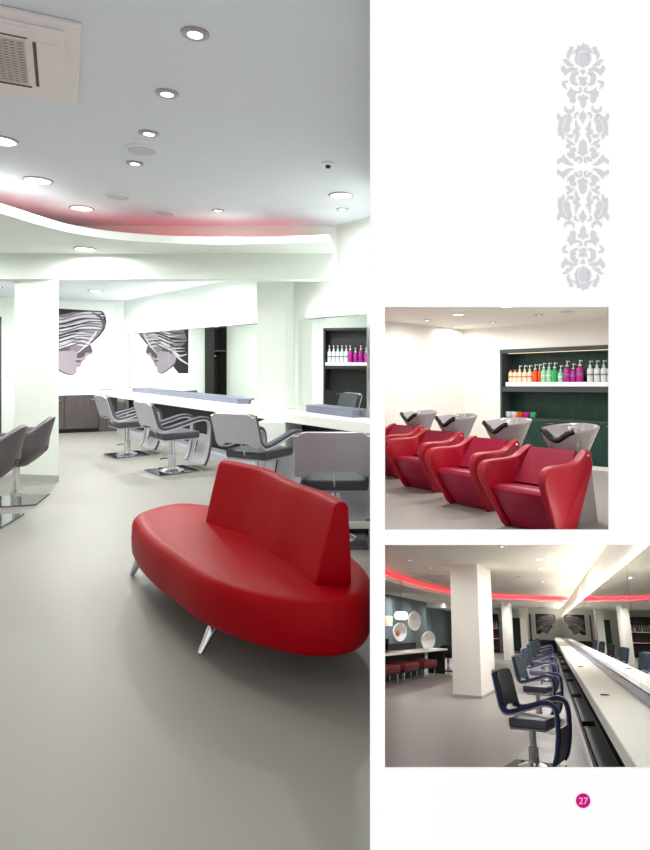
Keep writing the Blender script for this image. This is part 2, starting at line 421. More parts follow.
# ------------------------------------------------------------------ tub chair (faces local +X)
def make_tub_chair(name, label, group, m, mw):
    t = empty(name, mw, label, 'chair', group)
    rings = []
    N = 36
    def rim(a):     # height of the rim: high at the back (a = pi), low at the front
        k = (1 - math.cos(a)) / 2
        return 0.49 + 0.22 * min(1, k * 2.6) ** 0.7 + 0.135 * max(0, (k - 0.80) / 0.20) ** 1.1
    def outer(a, v):
        top = rim(a); z = 0.36 + (top - 0.36) * v
        rr = 0.10 + 0.175 * math.sin(min(1, (z - 0.36) / 0.20) * PI / 2) + 0.05 * (z - 0.4)
        return Vector((rr * math.cos(a) * 1.05 - 0.22 * max(0, z - 0.62) * max(0, -math.cos(a)), rr * math.sin(a), z))
    for v in [i / 9 for i in range(10)]:
        rings.append([outer(2 * PI * k / N, v) for k in range(N)])
    for d, dz in ((0.018, 0.014), (0.04, 0.012), (0.058, -0.008)):
        rings.append([outer(2 * PI * k / N, 1.0) * 1.0 - Vector((math.cos(2 * PI * k / N), math.sin(2 * PI * k / N), 0)) * d + Vector((0, 0, dz)) for k in range(N)])
    for zz in (0.5, 0.0):
        ring = []
        for k in range(N):
            a = 2 * PI * k / N; p = outer(a, 1.0)
            ring.append(Vector((p.x * 0.78, p.y * 0.78, 0.50 + max(0, p.z - 0.5) * zz)))
        rings.append(ring)
    G().loft(rings).done('tub_shell', m, t, smooth=True, angle=60)
    G().lathe([(0, 0.47), (0.17, 0.47), (0.185, 0.49), (0.17, 0.515), (0, 0.525)], seg=28).done('seat_cushion', m, t, smooth=True)
    G().lathe([(0, 0), (0.040, 0), (0.038, 0.008), (0, 0.008)], c=(-0.279, 0, 0.53), seg=18,
              mx=Matrix.Rotation(-PI / 2 - 0.3, 3, 'Y') @ Matrix.Diagonal((0.75, 1.2, 1))).done('hand_hole', M['black'], t)
    G().lathe([(0.0, 0.012), (0.05, 0.012), (0.05, 0.10), (0.034, 0.105), (0.034, 0.37), (0, 0.37)], seg=24).done('post', M['chrome'], t, smooth=True)
    G().tube([(-0.03, 0.04, 0.10), (-0.12, 0.10, 0.09)], 0.008, 8).done('pump_lever', M['chrome'], t)
    G().box((0, 0, 0.007), (0.50, 0.50, 0.014), bev=0.004, seg=1).done('base_plate', M['chrome_dark'], t)
    return t

# ------------------------------------------------------------------ pump bottle
_bt = {}
def bottle(RM, p, rz, kind, body_m, cap_m, h, r, label, group, pump=True, band=None):
    key = (kind, body_m.name, cap_m.name, round(h, 3), round(r, 3), pump)
    if key not in _bt:
        t = empty('pump_bottle' if pump else 'capped_bottle', RM @ at(p, rz), label, 'bottle', group)
        b = G().lathe([(0, 0), (r * 0.94, 0), (r, 0.008), (r, h * 0.78), (r * 0.85, h * 0.86), (r * 0.42, h * 0.92), (r * 0.4, h), (0, h)], seg=18).done('bottle_body', body_m, t, smooth=True)
        if band is not None:
            G().lathe([(r + 0.0008, h * 0.42), (r + 0.0015, h * 0.42), (r + 0.0015, h * 0.52), (r + 0.0008, h * 0.52)], seg=18).done('label_band', band, b)
        if pump:
            q = G().lathe([(0, h), (r * 0.5, h), (r * 0.5, h + 0.02), (0.007, h + 0.024), (0.007, h + 0.075), (0.014, h + 0.078), (0.014, h + 0.092), (0, h + 0.094)], seg=12)
            q.tube([(0, 0, h + 0.085), (0.035, 0, h + 0.085), (0.044, 0, h + 0.074)], 0.006, 8)
            q.done('pump', cap_m, t, smooth=True)
        else:
            G().lathe([(0, h * 0.98), (r * 0.7, h * 0.98), (r * 0.66, h * 1.10), (0, h * 1.10)], seg=16).done('cap', cap_m, t, smooth=True)
        _bt[key] = t
    else:
        t = copy_tree(_bt[key]); t.matrix_world = RM @ at(p, rz); t['label'] = label; t['group'] = group
    return t

# ------------------------------------------------------------------ poster of a face in profile (local x right, z up; unit = one measured step)
def ribpoly(pts, w0, w1, n=6):
    cs = catmull([(a, b, 0) for a, b in pts], n); L = len(cs); up = []; dn = []
    for i, p in enumerate(cs):
        t = (cs[min(i + 1, L - 1)] - cs[max(i - 1, 0)]).normalized(); nn = Vector((-t.y, t.x, 0))
        k = i / (L - 1); w = (w0 + (w1 - w0) * k) * (0.25 + 0.75 * math.sin(PI * min(1, max(0, k)))) / 2
        up.append(p + nn * w); dn.append(p - nn * w)
    return [(p.x, p.y) for p in up] + [(p.x, p.y) for p in reversed(dn)]
def make_poster(mw, u, label, with_text=True):
    t = empty('portrait_poster', mw, label, 'poster', 'face posters')
    X = lambda x: (x - 70.0) * u
    Z = lambda y: (341.0 - y) * u
    def flat(polys, depth, name, m, parent):
        g = G()
        for poly in polys:
            g.extrude([(X(x), -depth, Z(y)) for x, y in poly], (0, 0.0015, 0))
        return g.done(name, m, parent)
    b = G().box((X(71), 0, Z(344)), (82 * u, 0.012, 88 * u)).done('poster_board', M['board'], t)
    pr = flat([[(34,308),(60,307.5),(101,309),(104,313),(105,320),(103.5,327),(99,334),(92,341),(80,350),(66,360),(56,366),(48,374),(34,374)]], 0.0075, 'printed_hair', M['ink0'], t)
    flat([[(50,352),(54,344),(66,341),(78,340),(90,343.2),(91,346.5),(92.4,350.2),(91.5,352.8),(88.5,353.5),(86,355.5),(85.6,357.6),(84,359.2),(82,360.5),(82.2,362.5),(81,364.6),(78.6,365),(77.6,367.5),(77.4,371),(75.5,373.2),(72,374),(66,371.5),(59,367),(53,361)]], 0.009, 'printed_face', M['ink2'], pr)
    flat([[(78,352),(84,346),(90.4,343.4),(92.3,350),(90,351.5),(86,351),(84.5,355),(80,357),(77.5,356)],
          [(75.5,359.3),(79,358.6),(83.5,359.6),(81,361),(78.5,361)],
          [(60,344),(72,343),(80,345),(72,349),(62,350),(56,353)],
          [(53,361),(59,366),(66,370.6),(72,373.2),(76,372.4),(72,374.2),(66,372),(58,367.4),(52,363)],
          [(79,364),(80.8,364.8),(78.4,366)]], 0.0104, 'printed_shade', M['ink1'], pr)
    flat([[(40,326),(50,318),(62,314),(76,310.5),(96,310),(102,315),(103,322),(101,329),(96,335),(90,341),(84,346),(78,351),(74,349),(66,345),(54,345),(42,342),(36,336)]], 0.0114, 'printed_hair_mass', M['ink4'], pr)
    rnd = random.Random(3)
    def strand(k, x0, w0, w1, j=1.0):          # k = 0 lowest lock over the eyes, k = 1 along the top of the head
        y0 = 346 - 30 * k + rnd.uniform(-1.5, 1.5) * j
        xe = 82 + 20 * min(1, 0.25 + k * 1.1) + rnd.uniform(-2, 2) * j; ye = 349 - 38 * k
        return ribpoly([(x0, y0 + 3 - 4 * k), (x0 + 0.35 * (xe - x0), y0 + 1 + 2 * (1 - k)), (x0 + 0.7 * (xe - x0), y0 - 5 - 2 * k + 2), (xe, ye - 4 * (1 - k))], w0, w1)
    flat([strand(k / 13, rnd.uniform(36, 50), 1.2, rnd.uniform(1.6, 3.2)) for k in range(14)] + [ribpoly([(34,364),(46,358),(56,350),(66,344)], 3, 2), ribpoly([(36,352),(46,354),(54,350),(64,345)], 2, 2), ribpoly([(78,352),(86,344),(92,336),(96,329)], 1.4, 3)], 0.0126, 'printed_strands', M['ink3'], pr)
    flat([strand((k + 0.5) / 9, rnd.uniform(34, 56), 1.0, rnd.uniform(0.7, 1.4)) for k in range(9)] + [ribpoly([(91,310),(99,315),(102.5,322),(100,330)], 2.4, 3.4), ribpoly([(36,318),(44,322),(54,318),(62,311)], 3, 4)], 0.0138, 'printed_locks', M['ink1'], pr)
    flat([strand((k + 0.8) / 6, 34, 2.2, 0.6) for k in range(5)], 0.015, 'printed_dark_locks', M['ink0'], pr)
    if with_text:
        for i, w in enumerate((2.2, 0.7, 2.0, 2.0, 1.8, 0.7, 2.0, 2.0)):
            x = 58.5 + i * 3.4
            G().extrude([(X(x), -0.0072, Z(380)), (X(x + w), -0.0072, Z(380)), (X(x + w), -0.0072, Z(377)), (X(x), -0.0072, Z(377))], (0, 0.001, 0)).done('caption_letter', M['ink_text'], t)
    return t

# ================================================================== ROOM 1: the salon with the red sofa
V = Vector((-0.655, 0.756, 0)); N_ = Vector((0.756, 0.655, 0))      # along the mirror wall / into it
MA = math.atan2(0.655, 0.756)                                       # heading that faces the mirror wall
CEIL, SOF = 3.0, 2.67
def mw_x(y, off=0.0): return 0.485 + off - 0.867 * (y - 6.15)
corner = Vector((-5.19, 12.70, 0)); Wd = Vector((-0.921, -0.390, 0))   # back wall runs from the corner along Wd
bend = corner + Wd * 2.84
struct(G().prism([(-5.9, 1.70), (0.0, 1.70), (0.0, 6.75), (-5.19, 12.75), (bend.x, bend.y), (-7.9, 8.9), (-5.9, 8.9)], -0.05, 0.0).done('floor', M['floor']))
struct(G().prism([(-5.9, 1.71), (0.0, 1.71), (0.0, 6.75), (-0.4, 7.26), (-7.9, 7.26), (-7.9, 7.0), (-5.9, 7.0)], CEIL, CEIL + 0.05).done('ceiling', M['ceil']))
struct(G().prism([(-0.60, 7.42), (-5.2, 12.78), (bend.x, bend.y + .1), (-7.9, bend.y), (-7.9, 7.42)], 2.62, 2.67).done('ceiling', M['ceil']))
struct(G().prism([(-0.015, 1.71), (0.015, 1.71), (0.015, 6.74), (-0.015, 6.74)], -0.4, 3.05).done('wall_right', M['plaster']))
struct(G().prism([(0.0, 6.71), (corner.x, corner.y), (corner.x + 0.1, corner.y + 0.1), (0.0, 6.86)], 0.0, 3.05).done('wall_mirror', M['plaster']))
struct(G().prism([(corner.x, corner.y), (bend.x, bend.y), (bend.x, bend.y + 0.15), (corner.x + .06, corner.y + 0.15)], 0, 2.7).done('wall_back', M['plaster']))
struct(G().prism([(-5.9, 1.71), (-5.8, 1.71), (-5.8, 9.12), (-7.8, 9.12), (-7.8, bend.y + .1), (-7.9, bend.y + .1), (-7.9, 9.02), (-5.9, 9.02)], 0, 3.05).done('wall_left', M['plaster']))
# beam and the curved lower ceiling with its light cove
struct(G().prism([(-7.8, 7.26), (-0.47, 7.26), (-0.68, 7.5), (-7.8, 7.5)], 2.375, 3.0).done('trim_beam', M['plaster']))
lip = [(-5.5, 3.1), (-4.5, 3.25), (-3.85, 3.75), (-3.45, 4.35), (-3.23, 4.9), (-3.15, 5.3), (-3.08, 5.72), (-2.95, 6.10), (-2.62, 6.42), (-2.05, 6.62), (-1.36, 6.65), (-0.50, 6.53)]
lipc = [(p.x, p.y) for p in catmull([(a, b, 0) for a, b in lip], 6)]
struct(G().prism(lipc + [(-0.50, 7.30), (-5.49, 7.30)], SOF, SOF + 0.08).done('ceiling', M['plaster']))
inn = []
for i, p in enumerate(lipc):
    a = Vector(lipc[max(i - 1, 0)]); b = Vector(lipc[min(i + 1, len(lipc) - 1)]); t = (b - a).normalized()
    q = Vector(p) + Vector((-t.y, t.x)) * 0.55
    if q.y < 7.2 and q.x > -5.4 and q.x < -0.75: inn.append((q.x, q.y, SOF + 0.095))
tag(G().tube(inn, 0.012, 6).done('cove_light_strip', M['pink']), 'pink light strip hidden on the curved lower ceiling above the salon', 'light strip')

# pillars
struct(G().prism([(-4.30, 7.36), (-3.726, 7.256), (-3.93, 7.60), (-4.50, 7.70)], 0, 2.40).done('trim_pillar', M['plaster']))
struct(G().prism([(-4.306, 7.352), (-3.720, 7.246), (-3.925, 7.61), (-4.51, 7.71)], 0, 0.075).done('baseboard_pillar', M['skirting']))
pl_ = [(-1.41, 7.30), (-1.08, 7.30), (-0.905, 7.755), (-1.35, 8.28)]
struct(G().prism(pl_, 0, 0.69).done('trim_pillar', M['plaster']))
struct(G().prism([(-1.52, 7.85), (-1.165, 7.85), (-1.06, 7.94), (-1.40, 8.33)], 0.802, 2.62).done('trim_pillar', M['plaster']))

# worktop along the mirrors
C0 = Vector((-0.02, 6.09, 0)); C1 = Vector((-5.36, 12.26, 0))
def onl(y, off): return (0.485 - off / 0.756 - 0.867 * (y - 6.15), y)
def wl(y, off=0.0): return mw_x(y) - off * 1.3235
ctop = [(-0.02, 6.09), (wl(12.25, .425), 12.25), (wl(12.62, .0) - .005, 12.62), (-0.02, 6.72)]
tag(G().prism(ctop, 0.695, 0.80).done('worktop', M['worktop']), 'long white worktop running under the salon mirrors', 'worktop')
def along(y0, y1, o0, o1, z0, z1): return G().prism([(wl(y0, o0), y0), (wl(y1, o0), y1), (wl(y1, o1) , y1), (wl(y0, o1), y0)], z0, z1)
struct(along(7.0, 12.3, 0.06, 0.02, 0, 0.69).done('trim_under_worktop', M['black']))
along_foot = along(7.05, 12.0, 0.34, 0.08, 0.0, 0.085)
tag(along_foot.done('foot_rail', M['shell']), 'low grey foot rail on the floor under the salon worktop', 'foot rail')
struct(along(6.75, 6.98, 0.06, 0.02, 0, 0.69).done('trim_under_worktop', M['black']))
# mirrors
tag(along(8.35, 10.9, 0.016, 0.004, 0.86, 1.925).done('salon_mirror', M['mirror']), 'wide wall mirror between the pillar and the poster corner, nearer pane', 'mirror', 'salon wall mirrors')
tag(along(10.905, 12.55, 0.016, 0.004, 0.86, 1.925).done('salon_mirror', M['mirror']), 'wall mirror pane next to the face poster corner', 'mirror', 'salon wall mirrors')
tag(G().prism([(-0.110, 6.70), (-0.996, 7.84), (-0.992, 7.843), (-0.106, 6.703)], 0.86, 1.925).done('salon_mirror', M['mirror']), 'wall mirror reflecting the shelf of white and magenta bottles', 'mirror', 'salon wall mirrors')
tag(along(8.75, 11.9, 0.15, 0.024, 0.802, 0.875).done('mirror_ledge', M['ledge']), 'long blue grey ledge under the far salon mirror', 'ledge', 'mirror ledges')
tag(G().prism([(-0.190, 6.784), (-0.775, 7.537), (-0.853, 7.477), (-0.268, 6.724)], 0.802, 0.885).done('mirror_ledge', M['ledge']), 'short blue grey ledge under the mirror that reflects bottles', 'ledge', 'mirror ledges')
# light strip on top of the mirrors
for y0, y1, lb in ((8.4, 12.5, 'white light strip above the far salon mirror'), (6.85, 7.65, 'white light strip above the mirror beside the salon pillar')):
    g = along(y0, y1, 0.07, 0.0, 1.93, 1.95); o = tag(g.done('mirror_light', M['white_plastic']), lb, 'strip light', 'mirror strip lights')
    along(y0 + .03, y1 - .03, 0.055, 0.03, 1.952, 1.962).done('glow_strip', M['tube'], o)

# poster on the back wall and dark cabinet under it
pc = corner + Wd * 1.02
wa = math.atan2(0.390, 0.921)
make_poster(Matrix.Translation((pc.x + .008, pc.y - 0.012, 1.76)) @ Matrix.Rotation(wa, 4, 'Z'), 0.0199, 'large face poster in grey tones above the dark wood cabinet')
cb = empty('low_cabinet', Matrix.Translation(corner) @ Matrix.Rotation(wa, 4, 'Z'), 'dark wood low cabinet with white top in the salon corner', 'cabinet')
G().box((-1.06, -0.20, 0.40), (1.20, 0.36, 0.66)).done('body', M['wood_dark'], cb)
G().box((-0.29, -0.20, 0.345), (0.33, 0.36, 0.69)).done('corner_panel', M['wood_dark'], cb)
for i in range(2):
    d = G().box((-0.76 - i * 0.60, -0.389, 0.405), (0.588, 0.018, 0.64), bev=0.003, seg=1).done('door', M['wood_dark'], cb)
    G().box((-0.76 - i * 0.60 + 0.2, -0.405, 0.64), (0.06, 0.014, 0.012)).done('handle', M['chrome'], d)
G().box((-1.06, -0.17, 0.035), (1.20, 0.30, 0.07)).done('plinth', M['black'], cb)
G().box((-1.06, -0.21, 0.765), (1.22, 0.39, 0.07), bev=0.004, seg=1).done('top', M['worktop'], cb)

# tall dark wardrobe seen in the far mirror
wp = corner + Wd * 2.46
wr = empty('coat_cupboard', Matrix.Translation(wp) @ Matrix.Rotation(wa, 4, 'Z'), 'tall dark open coat cupboard seen reflected in the far salon mirror', 'cupboard')
G().box((0, -0.012, 1.1), (0.40, 0.02, 2.15)).done('back_panel', M['black'], wr)
for s in (-1, 1): G().box((s * 0.205, -0.15, 1.1), (0.02, 0.28, 2.2)).done('side_panel', M['wood_black'], wr)
G().box((0, -0.15, 1.62), (0.39, 0.26, 0.03)).done('shelf', M['wood_frame'], wr)
G().tube([(-0.19, -0.14, 1.5), (0.19, -0.14, 1.5)], 0.012, 8).done('rail', M['chrome'], wr)

# shelf unit on the left wall, seen reflected in the near mirror
su = empty('display_shelf', Matrix.Translation((-5.8, 8.15, 0)), 'dark wood display shelf of bottles reflected in the near salon mirror', 'shelf')
G().box((0.012, 0, 1.02), (0.02, 1.80, 2.0)).done('back_panel', M['wood_black'], su)
for s in (-1, 1): G().box((0.15, s * 0.91, 1.02), (0.30, 0.04, 2.04)).done('side_panel', M['wood_black'], su)
G().box((0.15, 0, 2.03), (0.30, 1.86, 0.05)).done('top_panel', M['wood_black'], su)
G().box((0.15, 0, 1.33), (0.28, 1.78, 0.06)).done('shelf', M['lit_shelf'], su)
G().box((0.15, 0, 1.26), (0.29, 1.78, 0.06)).done('shelf_rail', M['wood_black'], su)
for i in range(3):
    d = G().box((0.285, -0.60 + i * 0.60, 0.40), (0.02, 0.585, 0.74), bev=0.003, seg=1).done('door', M['black'], su)
    G().box((0.30, -0.60 + i * 0.60, 0.73), (0.014, 0.12, 0.012)).done('handle', M['chrome'], d)
G().box((0.15, 0, 0.79), (0.29, 1.78, 0.03)).done('counter_board', M['black'], su)
for i in range(5):
    bottle(R1, (-5.60, 8.98 - i * 0.089, 1.3615), 0, 'w', M['white_b'], M['white_b'], 0.25, 0.042,
           'white pump bottle on the reflected shelf, number %s from its far end' % ('one', 'two', 'three', 'four', 'five')[i], 'white bottles on the reflected shelf', band=M['grey_print'])
for i in range(4):
    bottle(R1, (-5.60, 8.54 - i * 0.11, 1.3615), 0, 'm', M['magenta_b'], M['white_b'], (0.25, 0.2)[i % 2], 0.044,
           'magenta pump bottle on the reflected shelf, %s from the white bottles' % ('first', 'second', 'third', 'fourth')[i], 'magenta bottles on the reflected shelf')

# ceiling fixtures
small = [((-0.868, 2.957), 'nearest the camera'), ((-1.228, 3.626), 'second along the row'), ((-1.571, 4.271), 'third along the row beside a speaker'), ((-1.924, 4.928), 'last of the row behind a speaker'), ((-1.666, 6.5), 'alone near the pink cove')]
for (x, y), w in small:
    downlight('s1', R1, (x, y, CEIL), 0.036, 15, 'small halogen downlight in the salon ceiling, ' + w, 'small salon downlights', M['lens'], 0.85)
big = [((-2.952, 5.399), 'beside the pink cove curve'), ((-3.05, 6.40), 'deepest inside the pink cove'), ((-2.681, 4.408), 'cut by the photo edge'), ((-0.342, 5.896), 'near the right mirror wall')]
for (x, y), w in big:
    downlight('b0' if 'deepest' in w else 'b1', R1, (x, y, CEIL), 0.10, 1.5 if 'deepest' in w else 80, 'large round ceiling light in the salon, ' + w, 'large salon ceiling lights', M['lens_big'], 0.2)
downlight('b1', R1, (-3.25, 6.90, SOF), 0.10, 98, 'large round light in the lower ceiling above the beam', 'large salon ceiling lights', M['lens_big'])
for (x, y), w in (((-4.3, 5.5), 'over the tub chairs'), ((-4.9, 6.6), 'beside the left pillar')):  # unseen lamps added to brighten the pillar and the beam face
    downlight('b7', R1, (x, y, SOF), 0.10, 55, 'large round light added in the lower ceiling to brighten pillar and beam, outside the photo edge ' + w, 'large salon ceiling lights', M['lens_big'])
for k, (x, y) in enumerate(((-4.4, 9.2), (-2.9, 8.6), (-4.9, 10.8), (-6.3, 10.2))):
    downlight('b9', R1, (x, y, 2.62), 0.10, 150, 'round ceiling light behind the beam, ' + ('over the middle chairs', 'over the pillar side chairs', 'in front of the face poster', 'by the back left corner')[k], 'lights behind the beam', M['lens_big'])
downlight('s1', R1, (-0.36, 6.45, CEIL), 0.036, 15, 'small halogen downlight tucked by the upper mirror wall', 'small salon downlights', M['lens'])
for (x, y), w in (((-1.743, 4.598), 'largest, between two downlights'), ((-2.478, 5.932), 'beside the pink cove'), ((-2.265, 6.60), 'farthest, near the cove curve')):
    ceiling_speaker(R1, (x, y, CEIL), 0.115, 'grey round speaker in the salon ceiling, ' + w)
det = empty('smoke_detector', R1 @ at((-0.389, 4.928, CEIL)), 'small dark smoke detector in the salon ceiling', 'smoke detector')
G().lathe([(0, 0), (0.052, 0), (0.05, -0.01), (0.02, -0.022), (0, -0.022)], seg=24).done('base', M['white_plastic'], det, smooth=True)
G().lathe([(0, -0.02), (0.022, -0.02), (0.018, -0.04), (0, -0.042)], seg=20).done('sensor', M['black'], det, smooth=True)

# air-conditioning cassette
ac = empty('ceiling_cassette', R1 @ at((-1.361, 2.86, CEIL), math.radians(27)), 'square air conditioning cassette in the salon ceiling', 'air conditioner')
w = 1.0
def acx(a, b): return (-a * w, b * w)
G().box((-w / 2, w / 2, -0.012), (w, w, 0.024), bev=0.006, seg=1).done('frame', M['ac_white'], ac)
G().box((-w / 2, w / 2, -0.028), (w * 0.86, w * 0.86, 0.012), bev=0.004, seg=1).done('panel', M['ac_white'], ac)
for k in range(4):
    a = k * PI / 2
    c = Vector((-w / 2, w / 2, -0.0345)) + Matrix.Rotation(a, 3, 'Z') @ Vector((w * 0.355, 0, 0))
    fl = G().box(c, (0.10, 0.56, 0.006), rz=a, bev=0.002, seg=1).done('louvre', M['ac_white'], ac)
    G().box(c + Matrix.Rotation(a, 3, 'Z') @ Vector((-0.056, 0, -0.001)), (0.016, 0.54, 0.006), rz=a).done('slot', M['ac_dark'], fl)
gr = G().box((-w / 2, w / 2, -0.0335), (0.50, 0.50, 0.005)).done('intake', M['ac_dark'], ac)
g = G()
for i in range(17):
    g.box((-w / 2 - 0.25 + 0.5 * i / 16, w / 2, -0.038), (0.012, 0.51, 0.006)); g.box((-w / 2, w / 2 - 0.25 + 0.5 * i / 16, -0.038), (0.51, 0.012, 0.006))
g.done('grille', M['ac_grille'], gr)

# styling chairs
ch = make_styling_chair('salon_chair', 'grey salon chair nearest the face poster corner, farthest of the four', 'grey salon chairs at the mirrors', M['shell'], M['pad'], M['pad'], M['pad'], at((-3.737, 9.268, 0), MA), 0.90)
for p, r, lb in (((-2.631, 7.956, 0), MA, 'grey salon chair whose whole chrome base shows, second from the face poster'),
                 ((-1.23, 6.42, 0), MA + 0.34, 'grey salon chair in front of the square pillar, behind the red sofa back'),
                 ((-0.325, 4.95, 0), PI / 2, 'grey salon chair nearest the camera, cut off behind the red sofa')):
    c = copy_tree(ch); c.matrix_world = at(p, r); c['label'] = lb
tb = make_tub_chair('tub_chair', 'taupe tub chair before the white pillar, showing its whole back', 'taupe tub chairs', M['tub'], at((-3.65, 6.27, 0), PI + 0.25))
tb2 = copy_tree(tb); tb2.matrix_world = at((-3.47, 5.45, 0), PI + 0.15); tb2['label'] = 'taupe tub chair nearest the camera, cut by the photo edge'

# ---- the red sofa
sofa = empty('oval_sofa', at((-0.85, 3.55, 0)), 'red leather oval sofa with chrome legs on the pale floor', 'sofa')
O = Vector((-0.85, 3.55, 0))
ring = [(-1.50, 4.41), (-1.595, 4.24), (-1.60, 4.05), (-1.45, 3.75), (-1.255, 3.46), (-1.09, 3.26), (-0.85, 2.97), (-0.61, 2.775), (-0.375, 2.65), (-0.20, 2.625), (-0.085, 2.68), (-0.03, 2.82), (-0.035, 3.02), (-0.13, 3.30), (-0.32, 3.62), (-0.58, 3.93), (-0.88, 4.20), (-1.15, 4.38), (-1.36, 4.46)]
rc = catmull([(a - O.x, b - O.y, 0) for a, b in ring], 5, closed=True)
cen = sum(rc, Vector()) / len(rc)
def inset(d, z):
    n = len(rc); out = []
    for i in range(n):
        t = (rc[(i + 1) % n] - rc[i - 1]).normalized(); nn = Vector((-t.y, t.x, 0))
        if nn.dot(cen - rc[i]) < 0: nn = -nn
        p = rc[i] + nn * d; out.append((p.x, p.y, z))
    return out
G().loft([inset(0.12, 0.165), inset(0.035, 0.17), inset(0.010, 0.185), inset(0.0, 0.21), inset(-0.004, 0.29), inset(0.0, 0.365), inset(0.010, 0.392), inset(0.03, 0.410), inset(0.06, 0.418)] + [[tuple(Vector(q) * 0 + cen + (Vector(q) - cen) * f + Vector((0, 0, 0)))[:2] + (z,) for q in inset(0.06, 0.418)] for f, z in ((0.9, 0.4215), (0.7, 0.4225), (0.4, 0.423), (0.1, 0.423))]).done('seat', M['red'], sofa, smooth=True, angle=60)
bl = [(-1.067, 3.87), (-0.93, 3.755), (-0.77, 3.60), (-0.655, 3.42), (-0.555, 3.255), (-0.44, 3.10), (-0.36, 2.96), (-0.293, 2.825)]     # foot of the front face
bc = catmull([(a - O.x, b - O.y, 0) for a, b in bl], 5)
rings = []; nb = len(bc)
for i, p in enumerate(bc):
    k = i / (nb - 1)
    nn = (Vector((0.76, 0.65, 0)) * (1 - k) + Vector((1.0, 0.06, 0)) * k).normalized()      # towards the back side
    top = 0.803 - 0.006 * k - 0.012 * math.exp(-((k - 0.55) / 0.25) ** 2)
    prof = [(0.0, 0.40), (0.022, 0.50), (0.052, 0.62), (0.078, 0.72), (0.096, top - 0.022), (0.108, top - 0.006), (0.128, top), (0.148, top - 0.006), (0.158, top - 0.024), (0.161, 0.72), (0.166, 0.62), (0.170, 0.50), (0.172, 0.40)]
    rings.append([p + nn * a + Vector((0, 0, z)) for a, z in prof])
def endcap(r, d, f):     # soft end
    c = sum(r, Vector()) / len(r)
    return [c + (q - c) * f + d for q in r]
d0 = (bc[0] - bc[1]).normalized(); d1 = (bc[-1] - bc[-2]).normalized()
rings = [endcap(rings[0], d0 * 0.018, 0.93)] + [endcap(rings[0], d0 * 0.010, 0.985)] + rings + [endcap(rings[-1], d1 * 0.010, 0.985), endcap(rings[-1], d1 * 0.018, 0.93)]
G().loft(rings).done('backrest', M['red'], sofa, smooth=True, angle=50)
for a, b in (((-0.865, 3.03), (-0.79, 3.16)), ((-1.635, 4.13), (-1.545, 4.11)), ((-0.20, 3.26), (-0.28, 3.24)), ((-1.12, 4.28), (-1.08, 4.18))):
    A = Vector((a[0], a[1], 0.004)) - O; B = Vector((b[0], b[1], 0.172)) - O
    G().tube([A, A + (B - A) * 0.1, A + (B - A) * 0.55, B], [0.013, 0.018, 0.028, 0.034], 16).done('leg', M['chrome'], sofa, smooth=True)

# ================================================================== ROOM 2: basins
P0 = Vector((1.648, 11.706, 0)); DR = Vector((0.717, -0.697, 0)); NB = Vector((0.697, 0.717, 0))
na = math.atan2(-0.697, 0.717)
NM = R2 @ Matrix.Translation(P0) @ Matrix.Rotation(na, 4, 'Z')       # niche frame: x along the wall, -y into the room
E_ = P0 + DR * 2.92                                                  # end of the niche wall
LW = P0 - Vector((0.697, 0.717, 0)) * 4.3
H2 = 2.4
struct(G().prism([(0.02, 5.5), (2.15, 5.5), (E_.x + .1, E_.y - .1), (E_.x + .3, E_.y + .3), (P0.x, P0.y + .5), (LW.x, LW.y), (0.02, 6.8)], -0.02, 0).done('floor', M['floor_basin'], mw=R2))
struct(G().prism([(0.02, 1.75), (0.72, 1.75), (E_.x + .1, E_.y - .1), (E_.x + .3, E_.y + .3), (P0.x, P0.y + .5), (LW.x, LW.y), (0.02, 6.8)], H2, H2 + 0.05).done('ceiling', M['plaster_warm'], mw=R2))
struct(G().prism([(P0.x, P0.y), (LW.x, LW.y), (LW.x - .1, LW.y + .1), (P0.x - .1, P0.y + .1)], 0, H2).done('wall_left', M['plaster_warm'], mw=R2))
struct(G().prism([(2.09, 5.3), (2.15, 5.3), (E_.x + .06, E_.y), (E_.x, E_.y)], 0, H2).done('wall_right', M['plaster_warm'], mw=R2))
g = G(); g.box((0.395, 0.15, H2 / 2), (0.79, 0.30, H2)); g.box((1.895, 0.15, (1.985 + H2) / 2), (2.21, 0.30, H2 - 1.985)); g.box((1.5, 0.37, H2 / 2), (3.1, 0.04, H2))
struct(g.done('wall_back', M['plaster_warm'], mw=NM))
g = G(); g.box((0.41, -0.008, 0.04), (0.82, 0.016, 0.08)); g.box((1.92, -0.008, 0.03), (2.16, 0.016, 0.06))
struct(g.done('baseboard_back', M['plaster_warm'], mw=NM))
nu = empty('niche_shelf_unit', NM, 'dark green wood shelf unit with cupboards built into the basin room wall', 'shelf')
X0, X1 = 0.80, 2.995; Wn = X1 - X0; Xc = (X0 + X1) / 2
G().box((Xc, 0.335, 0.98), (Wn, 0.02, 1.98)).done('back_panel', M['wood_green'], nu)
G().box((X0 + 0.02, 0.155, 0.99), (0.04, 0.35, 1.98)).done('side_panel', M['wood_frame'], nu)
G().box((X1 - 0.02, 0.155, 0.99), (0.04, 0.35, 1.98)).done('side_panel', M['wood_frame'], nu)
G().box((Xc, 0.155, 1.95), (Wn, 0.36, 0.065)).done('top_panel', M['wood_frame'], nu)
G().box((Xc, 0.155, 1.275), (Wn - 0.08, 0.35, 0.085)).done('shelf_rail', M['wood_frame'], nu)
G().box((Xc + 0.03, 0.15, 1.362), (Wn - 0.16, 0.33, 0.075), bev=0.004, seg=1).done('shelf', M['lit_shelf'], nu)
G().box((Xc, 0.165, 0.755), (Wn - 0.08, 0.33, 0.035)).done('counter_board', M['wood_frame'], nu)
